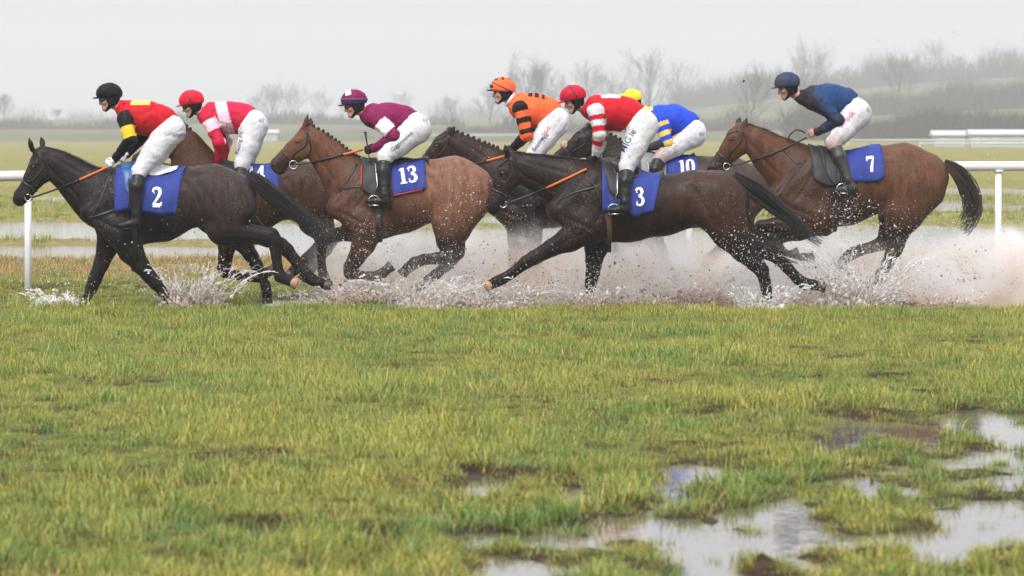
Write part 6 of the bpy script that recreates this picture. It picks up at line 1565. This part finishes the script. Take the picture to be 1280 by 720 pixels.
# ================================================================ grass: clumps of blades scattered over the turf, thinning into the water
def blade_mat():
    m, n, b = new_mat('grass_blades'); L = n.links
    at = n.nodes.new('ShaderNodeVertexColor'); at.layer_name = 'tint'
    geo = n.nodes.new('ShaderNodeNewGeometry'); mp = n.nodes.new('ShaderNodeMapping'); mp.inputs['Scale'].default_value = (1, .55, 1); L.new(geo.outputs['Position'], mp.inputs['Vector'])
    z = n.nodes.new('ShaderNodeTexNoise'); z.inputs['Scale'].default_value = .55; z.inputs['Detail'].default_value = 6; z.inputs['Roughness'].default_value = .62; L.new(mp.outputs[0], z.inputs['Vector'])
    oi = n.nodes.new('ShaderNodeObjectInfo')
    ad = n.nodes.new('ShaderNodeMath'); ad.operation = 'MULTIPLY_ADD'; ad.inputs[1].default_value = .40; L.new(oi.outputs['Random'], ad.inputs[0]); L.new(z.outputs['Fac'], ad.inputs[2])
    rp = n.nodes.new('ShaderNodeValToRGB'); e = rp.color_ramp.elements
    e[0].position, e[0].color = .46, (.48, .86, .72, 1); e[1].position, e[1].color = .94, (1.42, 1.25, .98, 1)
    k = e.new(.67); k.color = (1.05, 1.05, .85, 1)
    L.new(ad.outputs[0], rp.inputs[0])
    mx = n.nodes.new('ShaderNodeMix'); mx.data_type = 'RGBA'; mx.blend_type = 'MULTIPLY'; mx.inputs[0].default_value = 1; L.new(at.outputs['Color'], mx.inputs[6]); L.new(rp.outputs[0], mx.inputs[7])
    L.new(mx.outputs[2], b.inputs['Base Color']); b.inputs['Roughness'].default_value = .42; b.inputs['Specular IOR Level'].default_value = .4
    tr = n.nodes.new('ShaderNodeBsdfTranslucent'); L.new(mx.outputs[2], tr.inputs['Color']); ms = n.nodes.new('ShaderNodeMixShader'); ms.inputs[0].default_value = .28
    L.new(b.outputs[0], ms.inputs[1]); L.new(tr.outputs[0], ms.inputs[2]); L.new(ms.outputs[0], n.nodes['Material Output'].inputs['Surface'])
    return m
GM = blade_mat()
def clump(name, n, rad, lo, hi, wid, seed, straw=.25, lean=.5, dry=(.50, .43, .125)):
    r = np.random.default_rng(seed); V, Fs, Cc = [], [], []
    for i in range(n):
        a = r.uniform(0, 6.28); q = rad * math.sqrt(r.random()); p = np.array([q * math.cos(a), q * math.sin(a), -.01]); L = r.uniform(lo, hi); az = r.uniform(0, 6.28); ln = abs(r.normal()) * lean * (3.0 if r.random() < .18 else 1.25) + .12
        d = np.array([math.cos(az) * ln, math.sin(az) * ln, 1.0]); d /= np.linalg.norm(d); s = np.array([-math.sin(az), math.cos(az), 0]); w = wid * r.uniform(.6, 1.2)
        if r.random() < straw: c = np.array(dry) * r.uniform(.7, 1.2)
        else: c = np.array([.180, .235, .046]) * r.uniform(.65, 1.35) + np.array([.05, .025, 0]) * r.random()
        n0 = len(V); sg = 3; bend = r.uniform(.15, .9)
        for k in range(sg + 1):
            t = k / sg; ww = w * (1 - t ** 1.6) * .5 + .0004
            V += [p - s * ww, p + s * ww]; Cc += [c * (.45 + .70 * t)] * 2  # shade among the blades put into the tint: dark root, brighter tip
            d2 = d + np.array([math.cos(az), math.sin(az), -.55]) * bend * t * 1.2; d2 /= np.linalg.norm(d2); p = p + d2 * L / sg
        for k in range(sg): Fs.append((n0 + 2 * k, n0 + 2 * k + 1, n0 + 2 * k + 3, n0 + 2 * k + 2))
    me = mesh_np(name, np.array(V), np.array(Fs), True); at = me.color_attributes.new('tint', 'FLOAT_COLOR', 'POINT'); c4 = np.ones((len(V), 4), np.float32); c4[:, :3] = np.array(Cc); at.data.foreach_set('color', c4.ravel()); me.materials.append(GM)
    return bpy.data.objects.new(name, me)
KINDS = [clump('grass_clump', 34, .085, .05, .11, .0042, 1, .30), clump('grass_clump', 30, .095, .04, .085, .0042, 2, .42, .7), clump('grass_clump', 38, .075, .07, .14, .0044, 3, .20, .45), clump('grass_clump', 26, .10, .03, .06, .0046, 4, .5, .9)]
lib = bpy.data.collections.new('grass_clumps')
for k in KINDS: lib.objects.link(k)
lib_dry = bpy.data.collections.new('dry_clumps')
for i in range(4): lib_dry.objects.link(clump('dry_clump', 30, .11, .05, .13, .006, 20 + i, (1, .95, .8, .9)[i], 1.0, [(.36, .24, .10), (.42, .31, .14), (.30, .22, .085), (.24, .155, .065)][i]))
def scatter(name, P3, scale, rot, label, kindw=(.35, .3, .2, .15), seed=0, lib=lib):
    r = np.random.default_rng(seed); me = bpy.data.meshes.new(name); me.vertices.add(len(P3)); me.vertices.foreach_set('co', np.asarray(P3, np.float32).ravel())
    a = me.attributes.new('size', 'FLOAT', 'POINT'); a.data.foreach_set('value', np.asarray(scale, np.float32))
    a = me.attributes.new('turn', 'FLOAT', 'POINT'); a.data.foreach_set('value', np.asarray(rot, np.float32))
    a = me.attributes.new('pick', 'INT', 'POINT'); a.data.foreach_set('value', r.choice(4, len(P3), p=kindw).astype(np.int32))
    me.materials.append(GM); o = bpy.data.objects.new(name, me); C.objects.link(o)
    g = bpy.data.node_groups.new(name, 'GeometryNodeTree'); g.interface.new_socket('Geometry', in_out='INPUT', socket_type='NodeSocketGeometry'); g.interface.new_socket('Geometry', in_out='OUTPUT', socket_type='NodeSocketGeometry')
    N = g.nodes; L = g.links; gi = N.new('NodeGroupInput'); go = N.new('NodeGroupOutput'); ip = N.new('GeometryNodeInstanceOnPoints'); ci = N.new('GeometryNodeCollectionInfo')
    ci.inputs['Collection'].default_value = lib; ci.inputs['Separate Children'].default_value = True; ci.inputs['Reset Children'].default_value = True
    def att(nm, tp): q = N.new('GeometryNodeInputNamedAttribute'); q.data_type = tp; q.inputs['Name'].default_value = nm; return q.outputs['Attribute']
    cx = N.new('ShaderNodeCombineXYZ'); L.new(att('turn', 'FLOAT'), cx.inputs['Z'])
    L.new(gi.outputs[0], ip.inputs['Points']); L.new(ci.outputs[0], ip.inputs['Instance']); ip.inputs['Pick Instance'].default_value = True
    L.new(att('pick', 'INT'), ip.inputs['Instance Index']); L.new(cx.outputs[0], ip.inputs['Rotation']); L.new(att('size', 'FLOAT'), ip.inputs['Scale']); L.new(ip.outputs[0], go.inputs[0])
    md = o.modifiers.new('blades', 'NODES'); md.node_group = g; tag(o, label, 'grass', None, 'stuff'); return o
def seed_points(x0, x1, y0, y1, dens, keep, sz, seed):
    r = np.random.default_rng(seed); n = int((x1 - x0) * (y1 - y0) * dens); x = r.uniform(x0, x1, n); y = r.uniform(y0, y1, n)
    half = (CAM_D + y) * 700 / F_PX + 3.0; k = np.abs(x) < half; x, y = x[k], y[k]; h = ground_h(x, y); p = keep(x, y, h); k = r.random(len(x)) < p; x, y, h = x[k], y[k], h[k]
    return np.stack([x, y, np.maximum(h - .008, WATER - .03)], 1), sz(x, y, r), r.uniform(0, 6.28, len(x))
def keep_near(x, y, h):
    hr = h - WATER; p = sstep(-.022, .010, hr); p = np.maximum(p, 1.0 * sstep(-.11, -.03, hr) * sstep(.46, .60, fbm(x * 3.1, y * 2.0, 61, 3)) + .06)
    d = CAM_D + y; py = HORIZON + F_PX * CAM_H / d
    wz = np.maximum(sstep(500, 640, 640 + x * F_PX / d) * sstep(520, 570, py), sstep(900, 1060, 640 + x * F_PX / d) * sstep(480, 520, py))
    bare = (1 - wz) * sstep(.60, .70, fbm(x * 1.9 + 3, y * 1.0, 88, 4)) * sstep(500, 600, py) * .8
    return p * (1 - bare)
def sz_near(x, y, r):
    t = fbm(x * 1.1, y * .6, 55, 4); hr = ground_h(x, y) - WATER
    return np.where(r.random(len(x)) < .035, 1.5, 1.0) * (.60 + .50 * sstep(.3, .75, t)) * r.uniform(.7, 1.25, len(x)) * (.55 + .45 * sstep(-.03, .035, hr))
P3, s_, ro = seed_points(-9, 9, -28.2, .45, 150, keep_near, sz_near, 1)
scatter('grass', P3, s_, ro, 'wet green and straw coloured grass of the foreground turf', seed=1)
# grass under and just beyond the horses, and the rough edge below the rail
def keep_mid(x, y, h): return sstep(-.01, .02, h - WATER) * np.clip(.6 + sstep(.35, .6, fbm(x * .7, y * .5, 78, 4)), 0, 1)
P3, s_, ro = seed_points(-10, 10, -.2, 9.6, 46, keep_mid, lambda x, y, r: sz_near(x, y, r) * 1.1, 2)
scatter('rough_grass', P3, s_, ro, 'tufted grass beside the flooded track behind the horses', (.3, .3, .15, .25), seed=2)
P3, s_, ro = seed_points(-9, 9, 8.2, 19, 22, lambda x, y, h: sstep(-.01, .02, h - WATER) * sstep(8.0, 9.8, y + 2 * (fbm(x * .5, y * .3, 5, 3) - .5)), lambda x, y, r: r.uniform(.8, 1.7, len(x)), 4)
scatter('dry_grass', P3, s_, ro, 'flattened straw coloured rough grass beyond the rail', seed=4, lib=lib_dry)
P3, s_, ro = seed_points(-16, 16, 18, 75, 2.6, lambda x, y, h: sstep(-.01, .02, h - WATER) * .9, lambda x, y, r: r.uniform(1.3, 2.6, len(x)), 3)
scatter('meadow_grass', P3, s_, ro, 'pale meadow grass between the floods beyond the rail', (.25, .35, .1, .3), seed=3)
# ---------------------------------------------------------------- the mist: one even block of air round everything
mb = MB(); mb.box((0, 1200, 28.5), (960, 1290, 30.5)); hz = mb.build('haze', None, None, False)
m = bpy.data.materials.new('mist'); m.use_nodes = True; n = m.node_tree; n.nodes.remove(n.nodes['Principled BSDF'])
pv = n.nodes.new('ShaderNodeVolumePrincipled'); pv.inputs['Color'].default_value = (.965, .965, .985, 1); pv.inputs['Density'].default_value = .00055; pv.inputs['Anisotropy'].default_value = .45
n.links.new(pv.outputs[0], n.nodes['Material Output'].inputs['Volume']); hz.data.materials.append(m); hz['kind'] = 'stuff'
